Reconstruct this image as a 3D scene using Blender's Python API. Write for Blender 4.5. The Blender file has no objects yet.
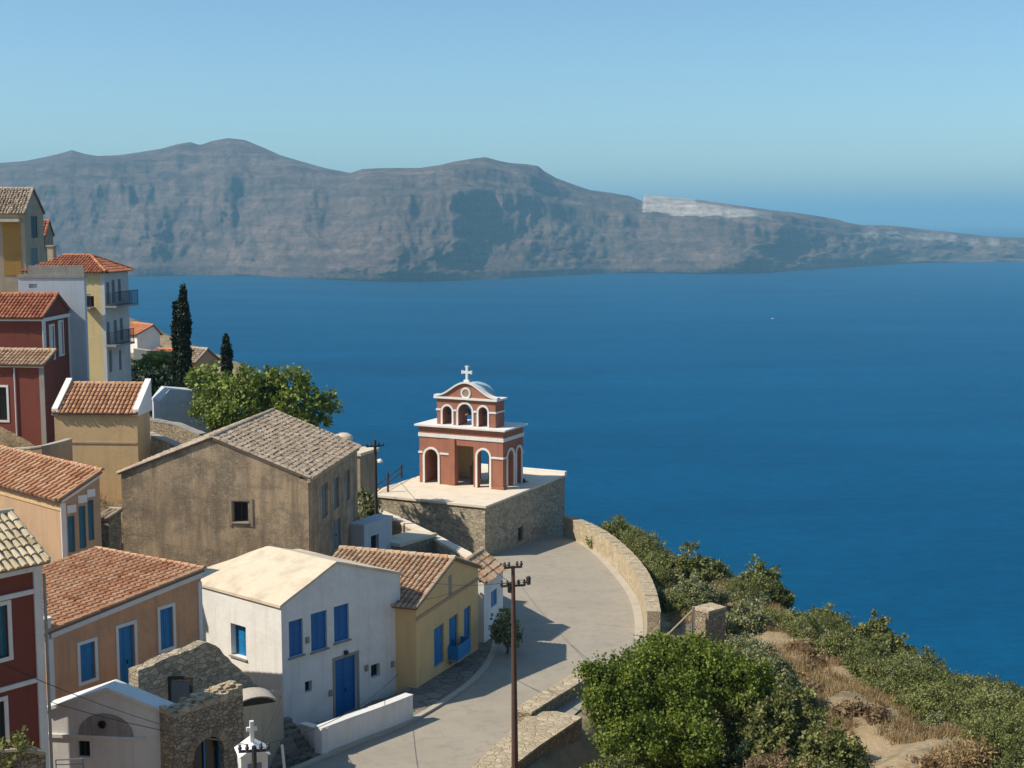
import bpy, bmesh, math, random
import numpy as np
from mathutils import Vector, noise
random.seed(7); RNG = np.random.default_rng(11)
PI = math.pi
sc = bpy.context.scene
COL = sc.collection
# ------------------------------------------------------------------ camera model
F = 1400.0; PITCH = math.atan(166/1400.0)
CP, SP = math.cos(PITCH), math.sin(PITCH)
H0 = 200.0                                   # eye height above the sea
cam_d = bpy.data.cameras.new('camera'); cam = bpy.data.objects.new('camera', cam_d); COL.objects.link(cam)
cam.location = (0, 0, H0); cam.rotation_euler = (PI/2 - PITCH, 0, 0)
cam_d.sensor_width = 36; cam_d.lens = F*36/1024; cam_d.clip_start = .5; cam_d.clip_end = 300000
sc.camera = cam

def slope(py):
    t = (384-py)/F
    return (-SP + t*CP)/(CP + t*SP)
def ray(px, py):
    t = (384-py)/F
    return ((px-512)/F, CP+t*SP, -SP+t*CP)
def P(px, py, D):                            # survey point: bearing + range -> world
    d = ray(px, py); k = D/d[1]
    return Vector((d[0]*k, D, d[2]*k + H0))
def Pz(px, py, z):
    d = ray(px, py); k = (z-H0)/d[2]
    return Vector((d[0]*k, d[1]*k, z))
RA, RB = -18.94, -.0556
def road_z(y): return H0 + RA + RB*y
def Pr(px, py, dz=0):
    d = ray(px, py); k = (RA+dz)/(d[2]-RB*d[1])
    return Vector((d[0]*k, d[1]*k, d[2]*k + H0))

# ------------------------------------------------------------------ materials
def newmat(name):
    m = bpy.data.materials.new(name); m.use_nodes = True
    nt = m.node_tree; b = nt.nodes['Principled BSDF']
    return m, nt, b
def N(nt, typ, **kw):
    n = nt.nodes.new(typ)
    for k, v in kw.items():
        if k in n.inputs: n.inputs[k].default_value = v
        else: setattr(n, k, v)
    return n
def L(nt, a, b): nt.links.new(a, b)
def coords(nt, scale=(1,1,1), kind='Object'):
    tc = N(nt, 'ShaderNodeTexCoord'); mp = N(nt, 'ShaderNodeMapping'); mp.inputs['Scale'].default_value = scale
    L(nt, tc.outputs[kind], mp.inputs['Vector']); return mp.outputs[0]
def tex(nt, vec, scale, detail=4, rough=.55):
    n = N(nt, 'ShaderNodeTexNoise', Scale=scale, Detail=detail, Roughness=rough); L(nt, vec, n.inputs['Vector']); return n.outputs['Fac']
def ramp(nt, fac, stops):
    r = N(nt, 'ShaderNodeValToRGB'); e = r.color_ramp.elements
    while len(e) < len(stops): e.new(.5)
    for k, (p, c) in enumerate(stops):
        e[k].position = p; e[k].color = (*c, 1) if len(c) == 3 else c
    L(nt, fac, r.inputs['Fac']); return r.outputs['Color']
def mix(nt, fac, a, b, mode='MIX'):
    m = N(nt, 'ShaderNodeMix', data_type='RGBA', blend_type=mode)
    for s, v in ((0, fac), (6, a), (7, b)):
        if hasattr(v, 'is_linked') or hasattr(v, 'links'): L(nt, v, m.inputs[s])
        elif s == 0: m.inputs[0].default_value = v
        else: m.inputs[s].default_value = (*v, 1)
    return m.outputs[2]
def bump(nt, b, h, strength=.4, dist=.05):
    n = N(nt, 'ShaderNodeBump', Strength=strength, Distance=dist); L(nt, h, n.inputs['Height']); L(nt, n.outputs[0], b.inputs['Normal'])
def sc3(c, k): return tuple(min(1, x*k) for x in c)

def plaster(name, c, dirt=None, amount=.5, rough=.9, streak=True):
    m, nt, b = newmat(name); v = coords(nt)
    dirt = dirt or sc3(c, .55)
    n1 = tex(nt, v, .9, 6, .65)
    base = mix(nt, tex(nt, v, 3.5, 5, .6), sc3(c, .90), sc3(c, 1.1))
    f = ramp(nt, n1, [(.45, (0,0,0)), (.75, (amount,)*3)])
    col = mix(nt, f, base, dirt)
    if streak:
        vs = coords(nt, (2.2, 2.2, .16)); n2 = tex(nt, vs, 1.6, 5, .7)
        f2 = ramp(nt, n2, [(.52, (0,0,0)), (.8, (amount*.9,)*3)])
        col = mix(nt, f2, col, sc3(dirt, .8))
    L(nt, col, b.inputs['Base Color']); b.inputs['Roughness'].default_value = rough
    b.inputs['Specular IOR Level'].default_value = .25
    bump(nt, b, tex(nt, v, 14, 6, .7), .35, .03)
    return m
def stone(name, cols, scale=2.6, zs=1.6, mortar=(.16,.14,.11), mw=.06, b_s=.9, patch=None):
    """rubble / coursed masonry with a colour per stone"""
    m, nt, b = newmat(name); v = coords(nt, (1, 1, zs))
    nz = N(nt, 'ShaderNodeTexNoise', Scale=3.0, Detail=2.0); L(nt, v, nz.inputs['Vector'])
    add = N(nt, 'ShaderNodeVectorMath', operation='MULTIPLY_ADD'); L(nt, nz.outputs['Color'], add.inputs[0]); add.inputs[1].default_value = (.22,.22,.22); L(nt, v, add.inputs[2])
    v1 = N(nt, 'ShaderNodeTexVoronoi', Scale=scale); L(nt, add.outputs[0], v1.inputs['Vector'])
    v2 = N(nt, 'ShaderNodeTexVoronoi', Scale=scale, feature='DISTANCE_TO_EDGE'); L(nt, add.outputs[0], v2.inputs['Vector'])
    sx = N(nt, 'ShaderNodeSeparateColor'); L(nt, v1.outputs['Color'], sx.inputs[0])
    k = len(cols)-1
    c = ramp(nt, sx.outputs[0], [(i/k, cc) for i, cc in enumerate(cols)])
    c = mix(nt, tex(nt, v, 9, 5, .7), sc3((1,1,1), .7), (1.0,1.0,1.0)) and mix(nt, 1.0, c, mix(nt, tex(nt, v, 9, 5, .7), (.72,.72,.72), (1.0,1.0,1.0)), 'MULTIPLY')
    f = ramp(nt, v2.outputs['Distance'], [(0, (0,0,0)), (mw, (1,1,1))])
    col = mix(nt, f, mortar, c)
    if patch:
        f3 = ramp(nt, tex(nt, v, .55, 5, .6), [(.44, (0,0,0)), (.54, (1,1,1))])
        col = mix(nt, f3, col, mix(nt, tex(nt, v, 5, 5, .6), sc3(patch, .75), patch))
    if patch:
        col = mix(nt, ramp(nt, tex(nt, coords(nt, (1.3, 1.3, .14)), 1.5, 6, .7), [(.42, (0,0,0)), (.72, (.75,.75,.75))]), col, (.15,.12,.09))
        col = mix(nt, ramp(nt, tex(nt, coords(nt, (1, 1, 1)), .45, 6, .7), [(.5, (0,0,0)), (.62, (.55,.55,.55))]), col, (.20,.155,.11))
    L(nt, col, b.inputs['Base Color']); b.inputs['Roughness'].default_value = .95; b.inputs['Specular IOR Level'].default_value = .2
    h = ramp(nt, v2.outputs['Distance'], [(0, (0,0,0)), (mw*1.6, (1,1,1))])
    hh = mix(nt, .35, h, tex(nt, v, 12, 5, .7))
    bump(nt, b, hh, b_s, .09)
    return m
def tilemat(name, c1, c2, c3, lichen=(.30,.26,.18), la=.45):
    m, nt, b = newmat(name); v = coords(nt)
    at = N(nt, 'ShaderNodeAttribute', attribute_name='tint')
    c = ramp(nt, at.outputs['Fac'], [(0, c1), (.5, c2), (1, c3)])
    f = ramp(nt, tex(nt, v, 1.3, 6, .7), [(.45, (0,0,0)), (.7, (la,)*3)])
    c = mix(nt, f, c, lichen)
    c = mix(nt, 1.0, c, mix(nt, tex(nt, v, 18, 4, .7), (.7,.7,.7), (1.0,1.0,1.0)), 'MULTIPLY')
    L(nt, c, b.inputs['Base Color']); b.inputs['Roughness'].default_value = .9; b.inputs['Specular IOR Level'].default_value = .2
    bump(nt, b, tex(nt, v, 25, 4, .6), .4, .02)
    return m
def simple(name, c, rough=.6, metal=0, var=.15, ns=6):
    m, nt, b = newmat(name); v = coords(nt)
    c2 = mix(nt, tex(nt, v, ns, 5, .65), sc3(c, 1-var), sc3(c, 1+var))
    L(nt, c2, b.inputs['Base Color']); b.inputs['Roughness'].default_value = rough; b.inputs['Metallic'].default_value = metal
    bump(nt, b, tex(nt, v, ns*4, 4), .2, .01)
    return m
def leafmat(name, c1, c2, c3, trans=.3):
    m, nt, b = newmat(name)
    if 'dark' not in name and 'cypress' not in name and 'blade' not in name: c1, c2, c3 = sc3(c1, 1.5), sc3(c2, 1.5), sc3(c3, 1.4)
    at = N(nt, 'ShaderNodeAttribute', attribute_name='tint')
    c = ramp(nt, at.outputs['Fac'], [(0, c1), (.55, c2), (1, c3)])
    L(nt, c, b.inputs['Base Color']); b.inputs['Roughness'].default_value = .55; b.inputs['Specular IOR Level'].default_value = .3
    tr = N(nt, 'ShaderNodeBsdfTranslucent'); L(nt, c, tr.inputs['Color'])
    ms = N(nt, 'ShaderNodeMixShader', Fac=trans); out = nt.nodes['Material Output']
    L(nt, b.outputs[0], ms.inputs[1]); L(nt, tr.outputs[0], ms.inputs[2]); L(nt, ms.outputs[0], out.inputs['Surface'])
    return m

M = {}
M['white'] = plaster('white_lime_plaster', (.78,.77,.74), (.48,.45,.38), .4)
M['white_clean'] = plaster('white_trim_plaster', (.74,.73,.69), (.50,.47,.41), .3)
M['cream'] = plaster('cream_roof_plaster', (.66,.56,.42), (.38,.32,.23), .75, streak=False)
M['brown'] = plaster('weathered_brown_plaster', (.33,.265,.18), (.13,.105,.08), .85)
M['ochre'] = plaster('yellow_ochre_plaster', (.76,.51,.24), (.48,.33,.18), .4)
M['peach'] = plaster('peach_plaster', (.66,.36,.20), (.38,.23,.14), .6)
M['tan'] = plaster('tan_plaster', (.48,.32,.195), (.28,.20,.13), .45)
M['tan2'] = plaster('sand_plaster', (.62,.43,.22), (.34,.26,.16), .45)
M['red'] = plaster('dark_red_plaster', (.215,.062,.042), (.12,.05,.04), .4)
M['brick'] = plaster('brick_red_plaster', (.36,.152,.098), (.23,.11,.08), .6)
M['deepochre'] = plaster('deep_ochre_plaster', (.42,.24,.07), (.25,.15,.07), .4)
M['paleyellow'] = plaster('pale_yellow_plaster', (.60,.48,.25), (.38,.31,.18), .35)
M['greyplaster'] = plaster('grey_plaster', (.33,.31,.27), (.17,.16,.14), .6)
M['beige'] = plaster('beige_plaster', (.44,.36,.26), (.24,.20,.15), .6)
M['lightgrey'] = plaster('light_grey_render', (.50,.51,.50), (.30,.30,.28), .5)
M['mould'] = plaster('moulded_grey_plaster', (.36,.34,.30), (.14,.14,.13), .8)
M['shade_white'] = plaster('shade_tinted_white_plaster', (.50,.56,.60), (.36,.38,.38), .35)  # white plaster with the blue of open shade put into its colour
M['dome'] = plaster('teal_grey_dome_paint', (.30,.46,.52), (.25,.33,.36), .4, streak=False)
M['stone'] = stone('terrace_masonry', [(.56,.47,.33), (.42,.355,.25), (.66,.56,.41), (.50,.43,.31), (.34,.29,.21)], 2.9, 2.0, (.27,.225,.165), .045, .8)
M['rubble'] = stone('rubble_masonry', [(.43,.34,.235), (.31,.25,.18), (.54,.44,.31), (.37,.30,.21)], 5.2, 1.6, (.19,.155,.115), .06)
M['brightstone'] = stone('pale_wall_stone', [(.55,.45,.30), (.44,.36,.24), (.62,.52,.36), (.50,.40,.26)], 2.6, 1.5, (.34,.28,.19), .05, .6)
M['terrace'] = plaster('terrace_paving', (.74,.64,.50), (.50,.43,.33), .5, streak=False)
M['oldstone'] = stone('old_house_wall', [(.42,.335,.225), (.35,.275,.18), (.50,.395,.27), (.40,.315,.21)], 5.0, 1.5, (.24,.185,.125), .05, .45, patch=(.56,.42,.27))
M['tile'] = tilemat('orange_clay_tile', (.36,.155,.075), (.56,.29,.155), (.68,.44,.27), la=.25)
M['tile_pale'] = tilemat('pale_clay_tile', (.36,.20,.11), (.56,.36,.22), (.66,.50,.34), la=.5)
M['tile_cream'] = tilemat('cream_clay_tile', (.44,.34,.20), (.68,.56,.37), (.80,.69,.50), (.36,.30,.19), .4)
M['tile_old'] = tilemat('weathered_grey_brown_tile', (.26,.19,.13), (.46,.36,.255), (.66,.54,.41), (.24,.20,.15), .4)
M['tile_red'] = tilemat('red_clay_tile', (.30,.09,.05), (.46,.17,.09), (.60,.28,.15), la=.15)
M['tile_far'] = tilemat('bright_orange_tile', (.55,.18,.08), (.66,.26,.12), (.70,.34,.18), la=.15)
M['under'] = simple('roof_underside', (.20,.14,.10), .9)
M['blue'] = simple('blue_paint', (.01,.19,.44), .5, var=.25)
M['deepblue'] = simple('deep_blue_paint', (.006,.13,.38), .5, var=.25)
M['teal'] = simple('teal_paint', (.01,.13,.20), .5, var=.25)
M['green'] = simple('dark_green_paint', (.012,.045,.045), .5)
M['slate'] = simple('grey_paint', (.16,.19,.21), .6)
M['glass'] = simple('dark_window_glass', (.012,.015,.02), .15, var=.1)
M['iron'] = simple('dark_iron', (.03,.03,.035), .6)
M['rust'] = simple('rusty_pole_metal', (.085,.045,.032), .75, var=.4)
M['wood'] = simple('dark_timber', (.05,.035,.025), .85, var=.4)
M['bleach'] = simple('bleached_timber', (.34,.28,.21), .9, var=.3)
M['whitepaint'] = simple('white_paint', (.70,.70,.68), .6)
M['bronze'] = simple('bronze_bell', (.10,.08,.05), .4, .8)
M['cable'] = simple('black_cable', (.02,.02,.02), .6)
M['bark'] = simple('tree_bark', (.10,.075,.05), .95, var=.4)
M['leaf_bright'] = leafmat('bright_green_leaf', (.035,.055,.008), (.095,.13,.014), (.19,.225,.035))
M['leaf_fig'] = leafmat('yellow_green_leaf', (.05,.08,.012), (.14,.175,.03), (.27,.30,.07))
M['leaf_olive'] = leafmat('olive_leaf', (.055,.066,.02), (.13,.142,.042), (.25,.25,.088))
M['leaf_grey'] = leafmat('grey_green_leaf', (.09,.10,.045), (.185,.195,.09), (.31,.31,.165))
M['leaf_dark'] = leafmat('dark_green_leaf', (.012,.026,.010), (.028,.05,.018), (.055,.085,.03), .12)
M['leaf_cyp'] = leafmat('cypress_leaf', (.008,.016,.008), (.018,.032,.013), (.035,.05,.022), .08)
M['leaf_brown'] = leafmat('dry_brown_leaf', (.11,.075,.04), (.20,.14,.075), (.32,.23,.13))
M['grass'] = leafmat('dry_grass_blade', (.22,.15,.07), (.38,.27,.13), (.50,.38,.20), .3)

def asphalt():
    m, nt, b = newmat('worn_concrete_asphalt'); v = coords(nt)
    c = mix(nt, tex(nt, v, .35, 6, .6), (.30,.265,.21), (.45,.395,.31))
    c = mix(nt, ramp(nt, tex(nt, v, 1.6, 8, .7), [(.5, (0,0,0)), (.75, (.5,.5,.5))]), c, (.20,.18,.145))
    w = N(nt, 'ShaderNodeTexVoronoi', Scale=.22, feature='DISTANCE_TO_EDGE'); nz = N(nt, 'ShaderNodeTexNoise', Scale=.8, Detail=5.0)
    L(nt, v, nz.inputs['Vector']); ad = N(nt, 'ShaderNodeVectorMath', operation='MULTIPLY_ADD'); L(nt, nz.outputs['Color'], ad.inputs[0]); ad.inputs[1].default_value=(2.5,2.5,0); L(nt, v, ad.inputs[2]); L(nt, ad.outputs[0], w.inputs['Vector'])
    c = mix(nt, ramp(nt, w.outputs['Distance'], [(0, (.35,.35,.35)), (.008, (0,0,0))]), c, (.2,.17,.13))
    c = mix(nt, 1.0, c, mix(nt, tex(nt, v, 40, 3, .7), (.8,.8,.8), (1.0,1.0,1.0)), 'MULTIPLY')
    L(nt, c, b.inputs['Base Color']); b.inputs['Roughness'].default_value = .9; bump(nt, b, tex(nt, v, 30, 5), .25, .02)
    return m
M['road'] = asphalt()
M['kerb'] = plaster('kerb_concrete', (.46,.41,.33), (.28,.25,.2), .5, streak=False)
M['path'] = stone('stone_slab_path', [(.24,.22,.18), (.32,.28,.22), (.20,.18,.15), (.28,.25,.2)], 1.3, 1, (.10,.09,.07), .05, .6)
def groundmat():
    m, nt, b = newmat('dry_hillside_soil'); v = coords(nt)
    c = mix(nt, ramp(nt, tex(nt, v, .25, 7, .65), [(.3, (0,0,0)), (.7, (1,1,1))]), (.27,.195,.11), (.47,.36,.215))
    st = N(nt, 'ShaderNodeTexVoronoi', Scale=2.2); L(nt, v, st.inputs['Vector'])
    c = mix(nt, ramp(nt, st.outputs['Distance'], [(.16, (.75,.75,.75)), (.24, (0,0,0))]), c, (.42,.37,.29))
    c = mix(nt, ramp(nt, tex(nt, v, .7, 8, .75), [(.5, (0,0,0)), (.62, (.6,.6,.6))]), c, (.13,.12,.055))
    L(nt, c, b.inputs['Base Color']); b.inputs['Roughness'].default_value = .95
    bump(nt, b, tex(nt, v, 3.5, 8, .7), .8, .25)
    return m
M['ground'] = groundmat()
def islandmat():
    m, nt, b = newmat('volcanic_cliff_rock'); v = coords(nt)
    at = N(nt, 'ShaderNodeAttribute', attribute_name='pumice')
    n1 = tex(nt, v, .004, 8, .65); n2 = tex(nt, coords(nt, (1,1,4)), .010, 7, .65)
    c = mix(nt, ramp(nt, n1, [(.35, (0,0,0)), (.65, (1,1,1))]), (.20,.14,.105), (.40,.275,.20))
    c = mix(nt, ramp(nt, n2, [(.45, (0,0,0)), (.65, (.75,.75,.75))]), c, (.12,.10,.085))
    c = mix(nt, ramp(nt, tex(nt, v, .035, 5, .7), [(.5, (0,0,0)), (.64, (.5,.5,.5))]), c, (.11,.105,.07))
    pc = mix(nt, ramp(nt, n2, [(.4, (0,0,0)), (.7, (1,1,1))]), (.88,.78,.66), (.62,.52,.42))
    c = mix(nt, at.outputs['Fac'], c, pc)
    L(nt, c, b.inputs['Base Color']); b.inputs['Roughness'].default_value = 1; b.inputs['Specular IOR Level'].default_value = .1
    c = mix(nt, 1.0, c, mix(nt, ramp(nt, tex(nt, coords(nt, (1,1,.35)), .02, 8, .75), [(.35, (0,0,0)), (.65, (1,1,1))]), (.60,.62,.64), (1.0,1.0,1.0)), 'MULTIPLY'); c = mix(nt, 1.0, c, mix(nt, ramp(nt, tex(nt, coords(nt, (.12,.12,2.6)), .022, 6, .7), [(.40, (0,0,0)), (.6, (1,1,1))]), (.68,.68,.68), (1.0,1.0,1.0)), 'MULTIPLY'); L(nt, c, b.inputs['Base Color'])
    bump(nt, b, tex(nt, coords(nt, (1,1,.5)), .03, 9, .75), 1.0, 30)
    return m
M['island'] = islandmat()
def seamat():
    m, nt, b = newmat('deep_sea_water'); v = coords(nt)
    c = mix(nt, ramp(nt, tex(nt, coords(nt, (1,3.5,1)), .0013, 7, .68), [(.3, (0,0,0)), (.7, (1,1,1))]), (.0,.048,.122), (.0,.082,.185)); c = mix(nt, 1.0, c, mix(nt, ramp(nt, tex(nt, coords(nt, (1,2.2,1)), .05, 5, .7), [(.35, (0,0,0)), (.65, (1,1,1))]), (.74,.78,.80), (1.0,1.0,1.0)), 'MULTIPLY')
    L(nt, c, b.inputs['Base Color']); b.inputs['Roughness'].default_value = .22; b.inputs['IOR'].default_value = 1.33
    b.inputs['Specular IOR Level'].default_value = .12
    h1 = tex(nt, coords(nt, (1,1.8,1)), .12, 6, .62); h2 = tex(nt, coords(nt, (1,1.6,1)), .012, 4, .5)
    a = N(nt, 'ShaderNodeMath', operation='MULTIPLY_ADD'); L(nt, h2, a.inputs[0]); a.inputs[1].default_value = 4; L(nt, h1, a.inputs[2])
    bn = N(nt, 'ShaderNodeBump', Strength=.9, Distance=2.2); L(nt, a.outputs[0], bn.inputs['Height'])
    df = N(nt, 'ShaderNodeBsdfDiffuse'); L(nt, c, df.inputs['Color']); gl_ = N(nt, 'ShaderNodeBsdfGlossy', Roughness=.25); gl_.inputs['Color'].default_value = (.03,.62,1,1)
    fr = N(nt, 'ShaderNodeFresnel', IOR=1.33); ms = N(nt, 'ShaderNodeMath', operation='MULTIPLY'); ms.inputs[1].default_value = .34
    for x in (df, gl_, fr): L(nt, bn.outputs[0], x.inputs['Normal'])
    L(nt, fr.outputs[0], ms.inputs[0]); mx = N(nt, 'ShaderNodeMixShader'); L(nt, ms.outputs[0], mx.inputs[0]); L(nt, df.outputs[0], mx.inputs[1]); L(nt, gl_.outputs[0], mx.inputs[2])
    L(nt, mx.outputs[0], nt.nodes['Material Output'].inputs['Surface']); nt.nodes.remove(b)
    return m
M['sea'] = seamat()

# ------------------------------------------------------------------ mesh helpers
class MB:
    def __init__(s): s.v = []; s.f = []; s.t = []
    def add(s, vs, fs, tint=.5):
        o = len(s.v); s.v += [tuple(p) for p in vs]; s.f += [tuple(i+o for i in f) for f in fs]; s.t += [tint]*len(fs); return s
    def hexa(s, p, tint=.5):
        return s.add(p, [(0,1,2,3),(7,6,5,4),(0,4,5,1),(1,5,6,2),(2,6,7,3),(3,7,4,0)], tint)
    def box(s, a, b, tint=.5):
        (x0,y0,z0),(x1,y1,z1) = a, b
        return s.hexa([(x0,y0,z0),(x1,y0,z0),(x1,y1,z0),(x0,y1,z0),(x0,y0,z1),(x1,y0,z1),(x1,y1,z1),(x0,y1,z1)], tint)
    def tube(s, pts, rs, n=8, tint=.5, cap=True):
        pts = [Vector(p) for p in pts]
        if not hasattr(rs, '__len__'): rs = [rs]*len(pts)
        vs = []; fs = []
        for i, p in enumerate(pts):
            d = (pts[min(i+1, len(pts)-1)] - pts[max(i-1, 0)]).normalized()
            a = d.cross(Vector((0,0,1)) if abs(d.z) < .9 else Vector((1,0,0))).normalized(); b = d.cross(a)
            for k in range(n):
                th = 2*PI*k/n; vs.append(p + (a*math.cos(th)+b*math.sin(th))*rs[i])
        for i in range(len(pts)-1):
            for k in range(n):
                fs.append((i*n+k, i*n+(k+1)%n, (i+1)*n+(k+1)%n, (i+1)*n+k))
        if cap: fs += [tuple(range(n)), tuple(range((len(pts)-1)*n, len(pts)*n))]
        return s.add(vs, fs, tint)
    def lathe(s, c, prof, n=14):                 # prof: (r, z)
        vs = []; fs = []
        for r, z in prof:
            for k in range(n):
                th = 2*PI*k/n; vs.append((c[0]+r*math.cos(th), c[1]+r*math.sin(th), c[2]+z))
        for i in range(len(prof)-1):
            for k in range(n): fs.append((i*n+k, i*n+(k+1)%n, (i+1)*n+(k+1)%n, (i+1)*n+k))
        fs += [tuple(range(n)), tuple(range((len(prof)-1)*n, len(prof)*n))]
        return s.add(vs, fs)
    def prism(s, poly, d, tint=.5):              # poly: list of 3D points, d: extrusion vector
        n = len(poly); d = Vector(d); a = [Vector(p) for p in poly]
        return s.add(a+[p+d for p in a], [tuple(range(n)), tuple(range(2*n-1, n-1, -1))]+[(i, (i+1)%n, n+(i+1)%n, n+i) for i in range(n)], tint)
    def build(s, name, mat, parent=None, smooth=False, recalc=True, loc=None):
        me = bpy.data.meshes.new(name); me.from_pydata(s.v, [], s.f); me.materials.append(M[mat] if isinstance(mat, str) else mat)
        at = me.attributes.new('tint', 'FLOAT', 'FACE'); at.data.foreach_set('value', s.t)
        if recalc:
            bm = bmesh.new(); bm.from_mesh(me); bmesh.ops.recalc_face_normals(bm, faces=bm.faces); bm.to_mesh(me); bm.free()
        if smooth: me.polygons.foreach_set('use_smooth', [True]*len(me.polygons))
        o = bpy.data.objects.new(name, me); COL.objects.link(o)
        if parent: o.parent = parent
        if loc: o.location = loc
        return o
def tag(o, label=None, cat=None, group=None, kind=None):
    if label: o['label'] = label
    if cat: o['category'] = cat
    if group: o['group'] = group
    if kind: o['kind'] = kind
    return o
def empty(name, loc, rz, label, cat, group=None):
    o = bpy.data.objects.new(name, None); COL.objects.link(o); o.location = loc; o.rotation_euler = (0,0,rz)
    o.empty_display_size = .3
    return tag(o, label, cat, group)
def np_mesh(name, V, Fq, tint, mat, parent=None, loc=None):
    me = bpy.data.meshes.new(name); nf, k = Fq.shape
    me.vertices.add(len(V)); me.vertices.foreach_set('co', V.astype(np.float32).ravel())
    me.loops.add(nf*k); me.loops.foreach_set('vertex_index', Fq.astype(np.int32).ravel())
    me.polygons.add(nf); me.polygons.foreach_set('loop_start', (np.arange(nf)*k).astype(np.int32))
    me.update(calc_edges=True)
    if tint is not None:
        at = me.attributes.new('tint', 'FLOAT', 'FACE'); at.data.foreach_set('value', tint.astype(np.float32))
    me.materials.append(M[mat] if isinstance(mat, str) else mat)
    o = bpy.data.objects.new(name, me); COL.objects.link(o)
    if parent: o.parent = parent
    if loc: o.location = loc
    return o

# barrel tiles over a plane: O lower-left corner, e along the eave, s up the slope
def tiles(mb, O, e, s, W, Ls, pitch=.25, row=.40, jit=.012, inside=None, base=.03):
    O = Vector(O); e = Vector(e).normalized(); s = Vector(s).normalized(); n = e.cross(s).normalized()
    if n.z < 0: n = -n
    mb.hexa([O+n*.0, O+e*W, O+e*W+s*Ls, O+s*Ls, O+n*base, O+e*W+n*base, O+e*W+s*Ls+n*base, O+s*Ls+n*base], .12) if not inside else None
    nc = max(1, int(round(W/pitch))); pitch = W/nc; nr = max(1, int(round(Ls/row))); row = Ls/nr
    ks = [0, .25*PI, .5*PI, .75*PI, PI]
    for i in range(nc):
        ct = random.uniform(-.08, .08)
        for j in range(nr):
            u = (i+.5)*pitch + random.uniform(-jit, jit); v0 = j*row-random.uniform(0, .05)+(-.04 if j == 0 else 0); v1 = (j+1)*row+.03
            if inside and not inside(u, v0+row*.5): continue
            r0 = pitch*.40; r1 = pitch*.31; l0 = base+.035+random.uniform(-jit, jit)*.6; l1 = base
            du = random.uniform(-jit, jit)
            vs = [O+e*(u+math.cos(a)*r0)+s*v0+n*(l0+math.sin(a)*r0*.95) for a in ks] + [O+e*(u+du+math.cos(a)*r1)+s*v1+n*(l1+math.sin(a)*r1*.95) for a in ks]
            mb.add(vs, [(0,1,6,5),(1,2,7,6),(2,3,8,7),(3,4,9,8),(4,3,2,1,0)], min(1, max(0, random.gauss(.55+ct, .2))))
def ridge_tiles(mb, a, b, r=.14, row=.42):
    a = Vector(a); b = Vector(b); d = b-a; Ln = d.length; d.normalize(); k = max(1, int(Ln/row))
    sd = d.cross(Vector((0,0,1))).normalized(); up = sd.cross(d).normalized()
    for i in range(k):
        p0 = a+d*(i*Ln/k); p1 = a+d*((i+1)*Ln/k+.04); rr = r*random.uniform(.95, 1.05)
        ks = [0, .25*PI, .5*PI, .75*PI, PI]
        vs = [p0+sd*math.cos(t)*rr*1.08+up*(math.sin(t)*rr*1.08) for t in ks]+[p1+sd*math.cos(t)*rr*.9+up*(math.sin(t)*rr*.9-.01) for t in ks]
        mb.add(vs, [(0,1,6,5),(1,2,7,6),(2,3,8,7),(3,4,9,8),(4,3,2,1,0),(5,6,7,8,9)], min(1, max(0, random.gauss(.7, .15))))

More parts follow.
